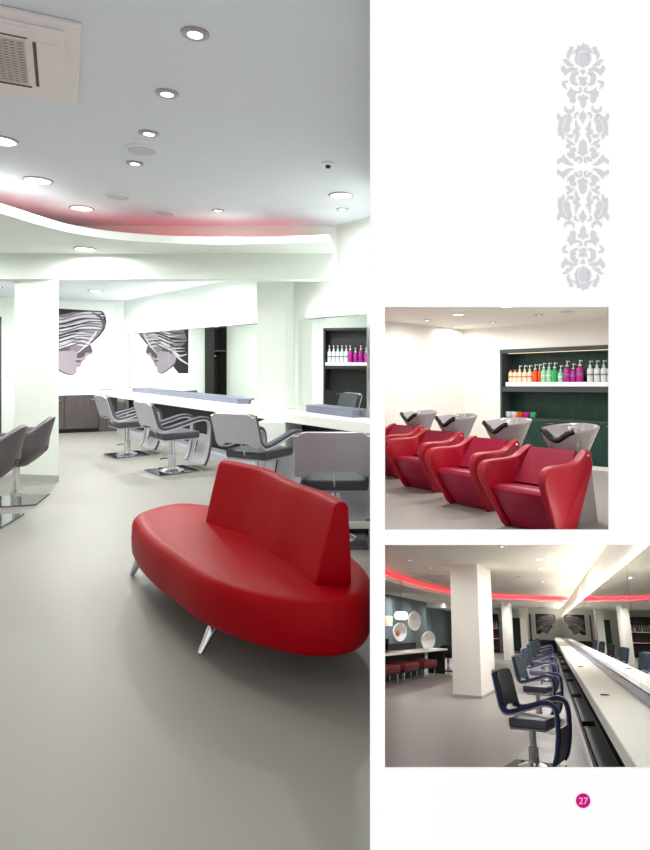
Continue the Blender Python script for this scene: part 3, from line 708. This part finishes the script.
for i in range(4):
    xw = (Wn - 0.08) / 4
    d = G().box((X0 + 0.04 + xw * (i + 0.5), 0.012, 0.40), (xw - 0.006, 0.02, 0.665), bev=0.002, seg=1).done('door', M['wood_green'], nu)
    G().box((X0 + 0.04 + xw * (i + 0.5) + 0.12, -0.006, 0.70), (0.14, 0.016, 0.012)).done('handle', M['chrome'], d)
o = G().box((Xc, 0.10, 1.913), (Wn - 0.2, 0.02, 0.006)).done('light_strip', M['warm_strip'], nu)
# bottles on the niche shelf
bz_ = 1.401
def nb(kind, x, body, cap, h, r, lb, grp, pump=True, band=None, z=bz_):
    return bottle(NM, (x, 0.10, z), 0.4, kind, body, cap, h, r, lb, grp, pump, band)
ordn = ('first', 'second', 'third', 'fourth', 'fifth')
for i, x in enumerate((0.949, 1.041, 1.133, 1.234, 1.333)):
    nb('c', x, M['cream_b'], M['orange_cap'] if i < 2 else M['white_b'], 0.20, 0.043, 'cream bottle with orange band on the niche shelf, %s from the left end' % ordn[i], 'cream bottles', pump=i >= 2, band=M['orange_b'])
nb('o', 1.439, M['orange_b'], M['white_b'], 0.215, 0.050, 'orange pump bottle standing next to the cream bottles', 'orange bottles')
nb('o', 1.525, M['orange_b'], M['white_b'], 0.215, 0.026, 'thin orange pump bottle half hidden by a mint bottle', 'orange bottles')
for x, h, r, lb in ((1.603, 0.235, 0.046, 'tall mint pump bottle right after the orange ones'), (1.705, 0.235, 0.046, 'tall mint pump bottle touching the deep green bottle'), (1.919, 0.185, 0.048, 'short mint pump bottle before the magenta ones')):
    nb('t', x, M['mint_b'], M['white_b'], h, r, lb, 'mint bottles', band=M['white_b'])
nb('g', 1.808, M['green_b'], M['white_b'], 0.235, 0.055, 'deep green pump bottle between two mint bottles', 'green bottles')
for x, h, r, lb in ((2.036, 0.26, 0.056, 'tall magenta pump bottle after the short mint bottle'), (2.146, 0.21, 0.046, 'short magenta pump bottle between two taller ones'), (2.262, 0.265, 0.058, 'tall magenta pump bottle before the gap and white bottles')):
    nb('m', x, M['magenta_b'], M['white_b'], h, r, lb, 'magenta bottles', band=M['grey_print'])
for i, x in enumerate((2.439, 2.554, 2.667, 2.775)):
    nb('w', x, M['white_b'], M['white_b'], 0.25, 0.050, 'white pump bottle at the right of the niche shelf, %s after the magenta ones' % ordn[i], 'white bottles', band=M['grey_print'])
for x, m_, lb in ((0.905, 'white_b', 'white jar with red print, first on the lower niche board'), (1.020, 'cream_b', 'cream jar, second on the lower niche board'), (1.140, 'orange_b', 'orange jar on the lower niche board'), (1.269, 'magenta_b', 'magenta jar on the lower niche board'), (1.396, 'green_b', 'green jar, last on the lower niche board')):
    j = empty('cream_jar', NM @ at((x, 0.10, 0.774)), lb, 'jar', 'jars on the lower niche board')
    G().lathe([(0, 0), (0.050, 0), (0.055, 0.006), (0.055, 0.065), (0.05, 0.07), (0, 0.07)], seg=20).done('jar_body', M[m_], j, smooth=True)
    G().lathe([(0, 0.07), (0.056, 0.07), (0.056, 0.094), (0.05, 0.1), (0, 0.1)], seg=20).done('lid', M['white_b'] if m_ in ('white_b', 'cream_b') else M[m_], j, smooth=True)

# backwash chair with basin (faces local +X)
def make_backwash(mw, label):
    t = empty('backwash_chair', mw, label, 'salon basin chair', 'red basin chairs')
    # arms with their own side
    prof = [(-0.30, 0.0), (-0.02, 0.0), (0.10, 0.17), (0.21, 0.345), (0.275, 0.465), (0.288, 0.53), (0.272, 0.592), (0.222, 0.632), (0.14, 0.645), (0.0, 0.645), (-0.14, 0.647), (-0.24, 0.662), (-0.33, 0.705), (-0.40, 0.745), (-0.445, 0.752), (-0.47, 0.73), (-0.45, 0.58), (-0.40, 0.30)]
    pc_ = [(p.x, p.y) for p in catmull([(a, b, 0) for a, b in prof[:-1]], 3)]
    pc_[0] = prof[0]
    for s in (-1, 1):
        def yout(z): return 0.30 + 0.09 * min(1, max(0, z / 0.55)) ** 0.9 - 0.06 * max(0, (z - 0.62) / 0.2)
        def yin(z): return 0.262 + 0.035 * min(1, max(0, z / 0.55)) - 0.03 * max(0, (z - 0.62) / 0.2)
        outer_, i1, i2, inner_ = [], [], [], []
        cx = sum(p[0] for p in pc_) / len(pc_); cz = sum(p[1] for p in pc_) / len(pc_)
        def sh(p, d):
            v = Vector((cx - p[0], cz - p[1])); L = v.length; v /= L
            return (p[0] + v.x * d, p[1] + v.y * d)
        g = G()
        rr = []
        for d, f in ((0.028, 0.0), (0.008, 0.10), (0.0, 0.30), (0.0, 0.70), (0.008, 0.90), (0.028, 1.0)):
            row = []
            for p in pc_:
                q = sh(p, d); y = yin(q[1]) + (yout(q[1]) - yin(q[1])) * f
                row.append((q[0], s * y, max(0.0, q[1])))
            rr.append(row)
        g.loft(rr)
        a = g.done('arm', M['red2'], t, smooth=True, angle=50)
        G().lathe([(0, 0), (0.012, 0), (0.010, 0.006), (0, 0.006)], c=(-0.40, s * 0.365, 0.70), seg=14, mx=Matrix.Rotation(-s * PI / 2, 3, 'X')).done('stud', M['chrome'], a, smooth=True)
    # seat block with slanting front
    def yb(z): return 0.248 + 0.035 * min(1, z / 0.45)
    sec = [(-0.06, 0.012), (0.07, 0.19), (0.17, 0.345), (0.185, 0.385), (0.172, 0.412), (0.14, 0.424), (-0.02, 0.412), (-0.2, 0.395), (-0.30, 0.39), (-0.30, 0.012)]
    rr = []
    for f in (-1, -0.97, 0.97, 1):
        d = 0.012 if abs(f) == 1 else 0
        rr.append([(x - (d if x > -0.2 else -d), f * yb(z), z - (d if z > 0.2 else -d)) for x, z in sec])
    G().loft(rr).done('seat', M['red2_seat'], t, smooth=True, angle=45)
    # backrest
    def fb(u, v):
        y = (u * 2 - 1) * (0.285 - 0.035 * v); x = -0.205 - 0.215 * v + 0.02 * (u * 2 - 1) ** 2; z = 0.40 + 0.325 * v
        return (x, y, z), (1, 0, 0.5)
    G().sheet(fb, 10, 8, 0.07).done('backrest', M['red2_seat'], t, smooth=True)
    G().box((-0.20, 0, 0.20), (0.2, 0.48, 0.36)).done('inner_frame', M['dark_side'], t)
    # pedestal and basin
    G().loft([[(-0.72 + dx * a, dy * b, z) for dx, dy in ((-1, -1), (1, -1), (1, 1), (-1, 1))] for z, a, b in ((0, .16, .17), (0.40, .13, .14), (0.62, .12, .13))]).done('pedestal', M['ceramic'], t)
    bas = []
    cxb = -0.66
    def rimp(k, n, sc, z, tilt=1.0):
        a = 2 * PI * k / n; c, s_ = math.cos(a), math.sin(a)
        r = 1.0 / (abs(c) ** 2.6 + abs(s_) ** 2.6) ** (1 / 2.6)
        wx, wy = 0.225, 0.275
        if c < 0: wx = 0.285; wy = 0.275 * (1 - 0.12 * c * c)
        return Vector((cxb + r * c * wx * sc, r * s_ * wy * sc, z + tilt * (0.035 * max(0, -c) - 0.02 * max(0, c)) - 0.10 * max(0, (sc - 0.5) / 0.5) * math.exp(-((min(a, 2 * PI - a)) / 0.42) ** 2)))
    NN = 40
    for sc, z in ((0.34, 0.52), (0.40, 0.56), (0.62, 0.68), (0.84, 0.81), (0.97, 0.895), (1.0, 0.915), (0.985, 0.925), (0.95, 0.925), (0.91, 0.905), (0.80, 0.835), (0.55, 0.775), (0.2, 0.76)):
        dx = 0.05 * (1 - sc)
        bas.append([rimp(k, NN, sc, z) + Vector((-dx if z < 0.8 else 0, 0, 0)) for k in range(NN)])
    bs = G().loft(bas).done('basin', M['ceramic'], t, smooth=True, angle=60)
    # black neck rest: a U lying over the front rim
    npth = []
    for i in range(-12, 13):
        k = i / 12 * 4.2; r_ = rimp(k, NN, 0.985, 0.932); npth.append((r_.x, r_.y, r_.z))
    G().tube(npth, 0.030, 10).done('neck_rest', M['black_gloss'], bs, smooth=True)
    fa = G(); fa.lathe([(0, 0.80), (0.022, 0.80), (0.02, 0.90), (0, 0.905)], c=(cxb - 0.13, 0.03, 0), seg=16)
    fa.tube(catmull([(cxb - 0.13, 0.03, 0.89), (cxb - 0.09, 0.02, 0.925), (cxb - 0.03, 0.0, 0.925), (cxb - 0.01, 0.0, 0.90)], 5), 0.010, 10)
    fa.tube([(cxb - 0.13, 0.03, 0.90), (cxb - 0.15, 0.05, 0.965)], 0.008, 8)
    fa.done('tap', M['chrome'], bs, smooth=True)
    return t
fz = math.radians(217)
bw = make_backwash(R2 @ at((1.40, 5.76, 0), fz + 0.05), 'red basin chair nearest the camera, in front of the green cupboards')
for p, lb in (((0.99, 6.88, 0), 'red basin chair second from the camera, below the niche shelf end'), ((0.54, 8.04, 0), 'red basin chair third from the camera, against the white wall'), ((0.11, 9.20, 0), 'red basin chair farthest from the camera, cut by the photo edge')):
    c = copy_tree(bw); c.matrix_world = R2 @ at(p, fz); c['label'] = lb
for (x, y), w in (((1.20, 9.14), 'over the left wall corner'), ((1.74, 8.24), 'cut by the top photo edge')):
    downlight('b2', R2, (x, y, H2), 0.085, 48, 'large round ceiling light in the basin room, ' + w, 'large basin room lights', M['lens_big'], 0.2)
for (x, y), w in (((1.935, 10.307), 'middle of the row over the niche wall'), ((2.432, 9.272), 'right one over the bottles'), ((0.81, 9.95), 'close to the left white wall'), ((1.42, 11.2), 'in the far corner')):
    downlight('s2', R2, (x, y, H2), 0.035, 34, 'small halogen downlight in the basin room, ' + w, 'small basin room downlights', M['lens'], 0.85)
ceiling_speaker(R2, (2.70, 8.77, H2), 0.115, 'grey round speaker in the basin room ceiling')
for k, (x, y) in enumerate(((0.9, 6.6), (0.7, 4.6), (1.9, 7.0))):  # unseen lamps added overhead so the chairs get enough front light
    downlight('b2', R2, (x, y, H2), 0.085, 48, 'large round ceiling light added out of view to brighten the basin chairs, ' + ('middle', 'front', 'right')[k] + ' one', 'large basin room lights', M['lens_big'])

# ================================================================== ROOM 3: the long mirror room
H3 = 2.45; XM = 0.70; LZ = 2.21
struct(G().prism([(-5.4, 2.2), (0.75, 2.2), (0.75, 40.1), (-5.4, 40.1)], -0.05, 0).done('floor', M['floor_long'], mw=R3))
struct(G().prism([(-5.4, 8.0), (1.2, 8.0), (1.2, 40.1), (-5.4, 40.1)], H3, H3 + 0.05).done('ceiling', M['ceil_warm'], mw=R3))
NIC = ((27.2, 1.40, 1.30, 0.345), (24.4, 1.00, 1.10, 0.30), (30.5, 0.62, 1.75, 0.36))
g = G(); ed = []
def loop(pts):
    vs = [g.bm.verts.new(p) for p in pts]
    for i in range(len(vs)): ed.append(g.bm.edges.new((vs[i], vs[(i + 1) % len(vs)])))
loop([(-5.30, 9.0, 0), (-5.30, 40.0, 0), (-5.30, 40.0, H3), (-5.30, 9.0, H3)])
for y, z, ry, rz_ in NIC: loop([(-5.30, y + ry * math.cos(2 * PI * i / 40), z + rz_ * math.sin(2 * PI * i / 40)) for i in range(40)])
bmesh.ops.triangle_fill(g.bm, edges=ed, use_beauty=True)
struct(g.done('wall_left', M['teal_wall'], mw=R3))
struct(G().box((-5.75, 24.5, 1.22), (0.1, 31.0, 2.46)).done('wall_left', M['teal_wall'], mw=R3))
struct(G().box((-2.2, 40.05, 1.22), (6.4, 0.1, 2.46)).done('wall_back', M['plaster_warm'], mw=R3))
struct(G().box((XM + 0.06, 21.1, 0.9), (0.1, 37.8, 1.80)).done('wall_mirror', M['plaster_warm'], mw=R3))
struct(G().prism([(XM + 0.012, 2.4), (XM + 0.012, 40), (XM + 0.1, 40), (XM + 0.1, 2.4)], 1.80, 1.81).done('trim_mirror', M['plaster_warm'], mw=R3))
g = G(); g.loft([[(XM + 0.10, y, 1.80), (XM + 0.27, y, H3 + .02), (XM + 0.33, y, H3 + .02), (XM + 0.16, y, 1.80)] for y in (4.5, 40.0)])
struct(g.done('wall_right', M['plaster_warm'], mw=R3))
tag(G().box((XM + 0.05, 22.2, 1.822), (0.03, 35, 0.012)).done('mirror_light', M['tube3'], mw=R3), 'white light strip along the top of the long mirror', 'strip light')
tag(G().box((XM, 4.2, 1.305), (0.012, 3.58, 0.98)).done('salon_mirror', M['mirror'], mw=R3), 'long wall mirror, near pane reflecting the bottle shelf', 'mirror', 'long wall mirrors')
tag(G().box((XM, 22.96, 1.305), (0.012, 33.9, 0.98)).done('salon_mirror', M['mirror'], mw=R3), 'long wall mirror pane beside the row of navy chairs', 'mirror', 'long wall mirrors')
tag(G().box((XM - 0.055, 21.0, 0.817), (0.08, 36.0, 0.03)).done('mirror_ledge', M['ledge'], mw=R3), 'blue grey ledge along the foot of the long mirror', 'ledge')
ct = empty('long_counter', R3 @ at((0.49, 21.0, 0)), 'long white counter below the mirror in the room of navy chairs', 'counter')
G().box((-0.005, 0, 0.755), (0.40, 36.2, 0.09), bev=0.006, seg=1).done('top', M['worktop'], ct)
for y in (5.75, 9.75, 14.9):
    G().lathe([(0.0, 0.8005), (0.022, 0.8005), (0.024, 0.806), (0.032, 0.806), (0.036, 0.8005), (0.036, 0.797), (0, 0.797)], c=(-0.10, y - 21.0, 0), seg=20).done('cable_grommet', M['black_gloss'], ct)
G().box((0.14, 0, 0.355), (0.06, 36.2, 0.71)).done('modesty_panel', M['black'], ct)
fr = empty('foot_shelf', R3 @ at((0.45, 21.0, 0)), 'low dark foot shelf on the floor under the long counter', 'foot shelf')
G().box((0, 0, 0.06), (0.18, 36.0, 0.08)).done('shelf_board', M['wood_frame'], fr)
G().box((-0.13, 0, 0.05), (0.016, 36.0, 0.10)).done('front_edge', M['chrome_dark'], fr)
for k in range(9):
    G().box((-0.03, -15.0 + k * 3.8, 0.125), (0.16, 0.06, 0.06)).done('divider', M['black'], fr)
# pillars and the far end
struct(G().prism([(-1.88, 13.55), (-1.32, 13.47), (-1.18, 15.11), (-1.78, 15.2)], 0, H3).done('trim_pillar', M['plaster_warm'], mw=R3))
struct(G().prism([(-1.885, 13.54), (-1.316, 13.458), (-1.176, 15.12), (-1.785, 15.21)], 0, 0.05).done('baseboard_pillar', M['skirting'], mw=R3))
struct(G().prism([(-1.88, 29.2), (-1.58, 29.2), (-1.5, 30.2), (-1.8, 30.2)], 0, LZ).done('trim_pillar', M['plaster_warm'], mw=R3))
struct(G().prism([(-1.40, 36.2), (-1.04, 36.2), (-1.0, 37.2), (-1.36, 37.2)], 0, H3).done('trim_pillar', M['plaster_warm'], mw=R3))
dr = struct(G().box((-1.76, 39.97, 0.90), (0.5, 0.06, 1.74)).done('door_1', M['wood_green'], mw=R3))
struct(G().box((-0.97, 39.95, 1.0), (0.09, 0.08, 2.0)).done('trim_1', M['wood_dark'], mw=R3))
ec = empty('low_cabinet', R3 @ at((-0.35, 39.7, 0)), 'black low cabinet under the far face poster', 'cabinet')
G().box((0, 0, 0.32), (1.5, 0.5, 0.60)).done('body', M['black'], ec)
G().box((0, -0.01, 0.63), (1.52, 0.52, 0.03)).done('top', M['black_gloss'], ec)
make_poster(R3 @ Matrix.Translation((-0.09, 39.98, 1.48)), 0.0160, 'small distant face poster above the black cabinet', False)
# curved lower ceiling
lip3 = [(-2.95, 10.2), (-3.40, 12.6), (-3.55, 14.6), (-3.63, 16.8), (-3.60, 19.3), (-3.45, 21.9), (-3.15, 23.9), (-2.58, 25.2), (-1.82, 26.0), (-1.03, 26.7), (-0.25, 27.3), (0.36, 27.5), (0.68, 27.4)]
l3 = [(p.x, p.y) for p in catmull([(a, b, 0) for a, b in lip3], 6)]
struct(G().prism(l3 + [(0.68, 36.0), (-1.95, 36.0), (-1.95, 38.5), (-5.3, 38.5), (-5.3, 10.2)], LZ, LZ + 0.09).done('ceiling', M['ceil_warm'], mw=R3))
inn = []
for i, p in enumerate(l3):
    a = Vector(l3[max(i - 1, 0)]); b = Vector(l3[min(i + 1, len(l3) - 1)]); t = (b - a).normalized()
    q = Vector(p) + Vector((-t.y, t.x)) * 0.22
    inn.append((q.x, q.y, LZ + 0.105))
sg = 1.0
if inn[3][0] > l3[3][0]:
    inn = []; sg = -1.0
    for i, p in enumerate(l3):
        a = Vector(l3[max(i - 1, 0)]); b = Vector(l3[min(i + 1, len(l3) - 1)]); t = (b - a).normalized()
        q = Vector(p) - Vector((-t.y, t.x)) * 0.22
        inn.append((q.x, q.y, LZ + 0.105))
back3 = []
for i, p in enumerate(l3):
    a = Vector(l3[max(i - 1, 0)]); b = Vector(l3[min(i + 1, len(l3) - 1)]); t = (b - a).normalized()
    q = Vector(p) + Vector((-t.y, t.x)) * sg * 0.42; q2 = Vector(p) + Vector((-t.y, t.x)) * sg * 0.46
    back3.append([(q.x, q.y, LZ + 0.09), (q.x, q.y, H3), (q2.x, q2.y, H3), (q2.x, q2.y, LZ + 0.09)])
struct(G().loft(back3).done('trim_cove', M['plaster_warm'], mw=R3))
tag(G().tube(inn, 0.014, 6).done('cove_light_strip', M['pink3'], mw=R3), 'red light strip hidden on the curved ceiling of the long room', 'light strip')
struct(G().box((-4.9, 34.0, 2.11), (0.8, 8.0, 0.2)).done('trim_2', M['plaster_warm'], mw=R3))
# oval wall niches (deep funnels set into the teal wall)
def wall_niche(y, z, ry, rz_, lb, item=None):
    t = empty('oval_niche', R3 @ at((-5.297, y, z)), lb, 'wall niche', 'oval wall niches')
    n = 40
    def rg(k, x): return [(x, ry * k * math.cos(2 * PI * i / n), rz_ * k * math.sin(2 * PI * i / n)) for i in range(n)]
    G().loft([rg(0.99, -0.002), rg(1.06, 0.0), rg(1.06, 0.02), rg(1.02, 0.03), rg(0.97, 0.02), rg(0.97, -0.02), rg(0.80, -0.26), rg(0.82, -0.27), rg(0.99, -0.03), rg(0.99, -0.002)], cap0=False, cap1=False).done('ring', M['white_plastic'], t, smooth=True)
    G().loft([rg(0.82, -0.265), rg(0.82, -0.28)]).done('niche_back', M['niche_white'], t)
    return t
wall_niche(27.2, 1.40, 1.30, 0.345, 'oval white niche highest on the teal wall')
wall_niche(24.4, 1.00, 1.10, 0.30, 'oval white niche beside the pendant, holding an orange vase')
wall_niche(30.5, 0.62, 1.75, 0.36, 'oval white niche lowest on the teal wall, by the black chair')
vs = G().lathe([(0, -0.13), (0.05, -0.13), (0.075, -0.05), (0.05, 0.04), (0.03, 0.07), (0, 0.07)], seg=20).done('vase', M['vase'], mw=R3 @ at((-5.42, 24.6, 0.98)), smooth=True)
tag(vs, 'small orange vase in the oval niche near the pendant', 'vase')
pd = empty('pendant_lamp', R3 @ at((-3.25, 15.1, 0)), 'white ribbed pendant lamp hanging before the teal wall', 'pendant lamp')
G().lathe([(0, 1.36), (0.09, 1.36), (0.14, 1.385), (0.155, 1.43), (0.155, 1.47), (0.14, 1.515), (0.09, 1.54), (0, 1.54)], seg=28).done('lamp_shade', M['pendant'], pd, smooth=True)
G().tube([(0, 0, 1.54), (0, 0, LZ - 0.01)], 0.004, 6).done('cord', M['black'], pd)
G().lathe([(0, LZ - 0.02), (0.06, LZ - 0.02), (0.06, LZ), (0, LZ)], seg=20).done('canopy', M['trim_ring'], pd)
pic = empty('wall_picture', R3 @ at((-5.29, 21.9, 1.36)), 'pale picture on the teal wall at the photo edge', 'picture')
G().box((0, 0, 0), (0.02, 2.4, 0.32)).done('picture_frame', M['white_plastic'], pic)
G().box((0.012, 0.05, 0.0), (0.006, 2.1, 0.26)).done('print', M['cream_b'], pic)
# manicure desk, ottomans, chairs
dk = empty('manicure_desk', R3 @ at((-3.56, 14.9, 0), math.atan2(0.73, 5.54) * -1), 'long dark desk with white top along the teal wall', 'desk')
G().box((-0.26, 0.7, 0.628), (0.56, 8.6, 0.045), bev=0.004, seg=1).done('top', M['worktop'], dk)
G().box((-0.48, 0.6, 0.30), (0.12, 7.2, 0.60)).done('body', M['black'], dk)
G().box((-0.56, 0.4, 0.73), (0.04, 6.8, 0.16)).done('back_screen', M['black'], dk)
G().box((-0.26, 4.8, 0.30), (0.5, 0.06, 0.60)).done('side_panel', M['black'], dk)
def pouf(x, y, l, lb, proto=[]):
    if not proto:
        t = empty('ottoman', R3 @ at((x, y, 0), -0.13), lb, 'ottoman', 'red ottomans')
        G().box((0, 0, 0.345), (0.46, l, 0.15), bev=0.03, seg=3).done('cushion', M['red_pouf'], t, smooth=True)
        G().box((0, 0, 0.255), (0.42, l - .05, 0.04)).done('base_frame', M['black'], t)
        for sx in (-1, 1):
            for sy in (-1, 1): G().tube([(sx * 0.18, sy * (l / 2 - 0.1), 0), (sx * 0.18, sy * (l / 2 - 0.1), 0.24)], 0.014, 10).done('leg', M['chrome'], t, smooth=True)
        proto.append(t)
    else:
        t = copy_tree(proto[0]); t.matrix_world = R3 @ at((x, y, 0), -0.13); t['label'] = lb
pouf(-3.60, 14.85, 1.12, 'dark red ottoman nearest the photo edge under the desk')
pouf(-3.44, 16.3, 1.12, 'dark red ottoman in the middle of the desk row')
pouf(-3.26, 17.9, 1.12, 'dark red ottoman farthest along the desk')
mo = empty('monitor', R3 @ at((-3.80, 15.9, 0.652), 0.5), 'small black monitor at the end of the dark desk', 'monitor')
G().box((0, 0, 0.17), (0.04, 0.42, 0.24), bev=0.006, seg=1).done('screen', M['black_gloss'], mo)
G().box((0, 0, 0.035), (0.03, 0.06, 0.06)).done('neck', M['black'], mo)
G().box((0, 0, 0.006), (0.16, 0.22, 0.012)).done('base', M['black'], mo)
tk = make_tub_chair('desk_chair', 'black tub chair at the far end of the white desk', 'black desk chairs', M['tub_b'], R3 @ at((-3.0, 20.75, 0), PI * 0.9))
# bottle shelf at the far end, seen in the mirror
fs = empty('display_shelf', R3 @ at((-3.25, 37.2, 0)), 'black shelf of bottles behind the pillar, reflected in the long mirror', 'shelf')
G().box((0, 0.14, 0.95), (1.3, 0.02, 1.9)).done('back_panel', M['black'], fs)
for s in (-1, 1): G().box((s * 0.65, 0, 0.95), (0.03, 0.3, 1.9)).done('side_panel', M['black'], fs)
for z in (0.1, 0.68, 1.18, 1.89): G().box((0, 0, z), (1.3, 0.3, 0.03)).done('shelf', M['lit_shelf'] if z in (1.18, 0.68) else M['black'], fs)
cols = ['magenta_b', 'magenta_b', 'green_b', 'orange_b', 'mint_b', 'green_b', 'magenta_b', 'white_b', 'orange_b', 'mint_b']
for i, k in enumerate(cols):
    bottle(R3, (-3.25 - 0.55 + i * 0.122, 37.2, 1.197), 0, 'f', M[k], M['white_b'], 0.22, 0.048, '%s bottle on the far shelf, number %s from the outer side' % (k.split('_')[0], ('one', 'two', 'three', 'four', 'five', 'six', 'seven', 'eight', 'nine', 'ten')[i]), 'bottles on the far shelf')
for z in (0.7, 0.12):
    for i in range(4):
        tw = G().tube([(-0.12, 0, 0.075), (0.12, 0, 0.075)], 0.075, 14).done('red_stand_in', M['red_pouf'], mw=R3 @ at((-3.72 + i * 0.31, 37.15, z + .002)), smooth=True)  # red rolls made up to stand in for the reflected red chairs
        tag(tw, 'rolled red towel for the mirrored red chairs, on the %s board of the far shelf, %s from the outer side' % ('middle' if z > .5 else 'bottom', ordn[i]), 'stand_in', 'red chair stand-ins')
# row of navy chairs
yaw3 = math.radians(-13)
rowp = (7.37, 11.2, 15.0, 18.8, 22.6, 26.4, 30.2)
names3 = ('nearest the camera with its whole base in view', 'second from the camera', 'third from the camera', 'fourth from the camera', 'fifth from the camera', 'sixth from the camera', 'farthest along the counter')
nc = None
for y, w_ in zip(rowp, names3):
    lb = 'navy styling chair at the long counter, ' + w_
    mw = R3 @ at((-0.23, y, 0), yaw3)
    if nc is None: nc = make_styling_chair('styling_chair', lb, 'navy chairs at the long counter', M['shell_b'], M['pad_b'], M['back_b'], M['seat_lit_b'], mw, 0.72, 0.955, 0.05)
    else:
        c = copy_tree(nc); c.matrix_world = mw; c['label'] = lb
# lights
for (x, y, z), w in (((-0.05, 12.48, H3), 'nearest of the row over the chairs'), ((-0.05, 14.44, H3), 'second of the row over the chairs'), ((-0.04, 18.78, H3), 'last of the row over the chairs')):
    downlight('b3', R3, (x, y, z), 0.085, 115, 'large ceiling light of the long room, ' + w, 'large lights of the long room', M['lens_big'], 0.2)
for (x, y, z), w in (((-2.57, 12.71, H3), 'over the pouf side'), ((-2.46, 14.56, H3), 'left of the pillar top'), ((-0.64, 16.97, H3), 'right of the pillar'), ((-0.61, 10.4, H3), 'at the top photo edge')):
    downlight('s3', R3, (x, y, z), 0.036, 50, 'small halogen downlight of the long room, ' + w, 'small lights of the long room', M['lens'], 0.85)
for (x, y, z), w in (((-4.65, 22.7, LZ), 'above the pendant'), ((-4.26, 25.9, LZ), 'above the desk end'), ((-1.02, 28.6, LZ), 'before the far pillar'), ((-0.6, 33.0, H3), 'added for more light near the far poster'), ((-4.3, 30.0, LZ), 'added for more light near the teal wall niches'), ((-0.2, 31.5, LZ), 'added for more light over the farthest chairs'), ((-3.0, 34.5, LZ), 'added for more light near the hidden shelf')):  # includes extra lamps added only to brighten the far end of the room
    downlight('m3', R3, (x, y, z), 0.08, 120, 'round light in the lower ceiling of the long room, ' + w, 'lower ceiling lights', M['lens_big'], 0.2)
vt = empty('ceiling_vent', R3 @ at((-2.92, 18.15, H3)), 'flat grey air vent in the long room ceiling by the red cove', 'vent')
G().box((0, 0, -0.015), (1.0, 2.6, 0.03), bev=0.006, seg=1).done('frame', M['ac_grille'], vt)
for i in range(4): G().box((-0.33 + i * 0.22, 0, -0.034), (0.10, 2.2, 0.008)).done('slat', M['ac_white'], vt)

# ================================================================== daylight-white surroundings, camera, colour
wd = bpy.data.worlds.new('surroundings'); S.world = wd; wd.use_nodes = True
wd.node_tree.nodes['Background'].inputs['Color'].default_value = (1, 1, 1, 1)
wd.node_tree.nodes['Background'].inputs['Strength'].default_value = 1.04
cam = bpy.data.cameras.new('camera'); co = bpy.data.objects.new('camera', cam); C.objects.link(co)
co.location = (0, 0, EYE); co.rotation_euler = (PI / 2, 0, 0)
cam.sensor_fit = 'HORIZONTAL'; cam.sensor_width = 36.0; cam.lens = 620.0 / 650.0 * 36.0
cam.shift_x = (325.0 - 377.0) / 650.0; cam.shift_y = (358.0 - 425.0) / 650.0
cam.clip_start = 0.05; cam.clip_end = 200
S.camera = co
S.view_settings.view_transform = 'Standard'; S.view_settings.look = 'None'
S.view_settings.gamma = 1.0; S.view_settings.use_curve_mapping = False
S.view_settings.exposure = 0.0
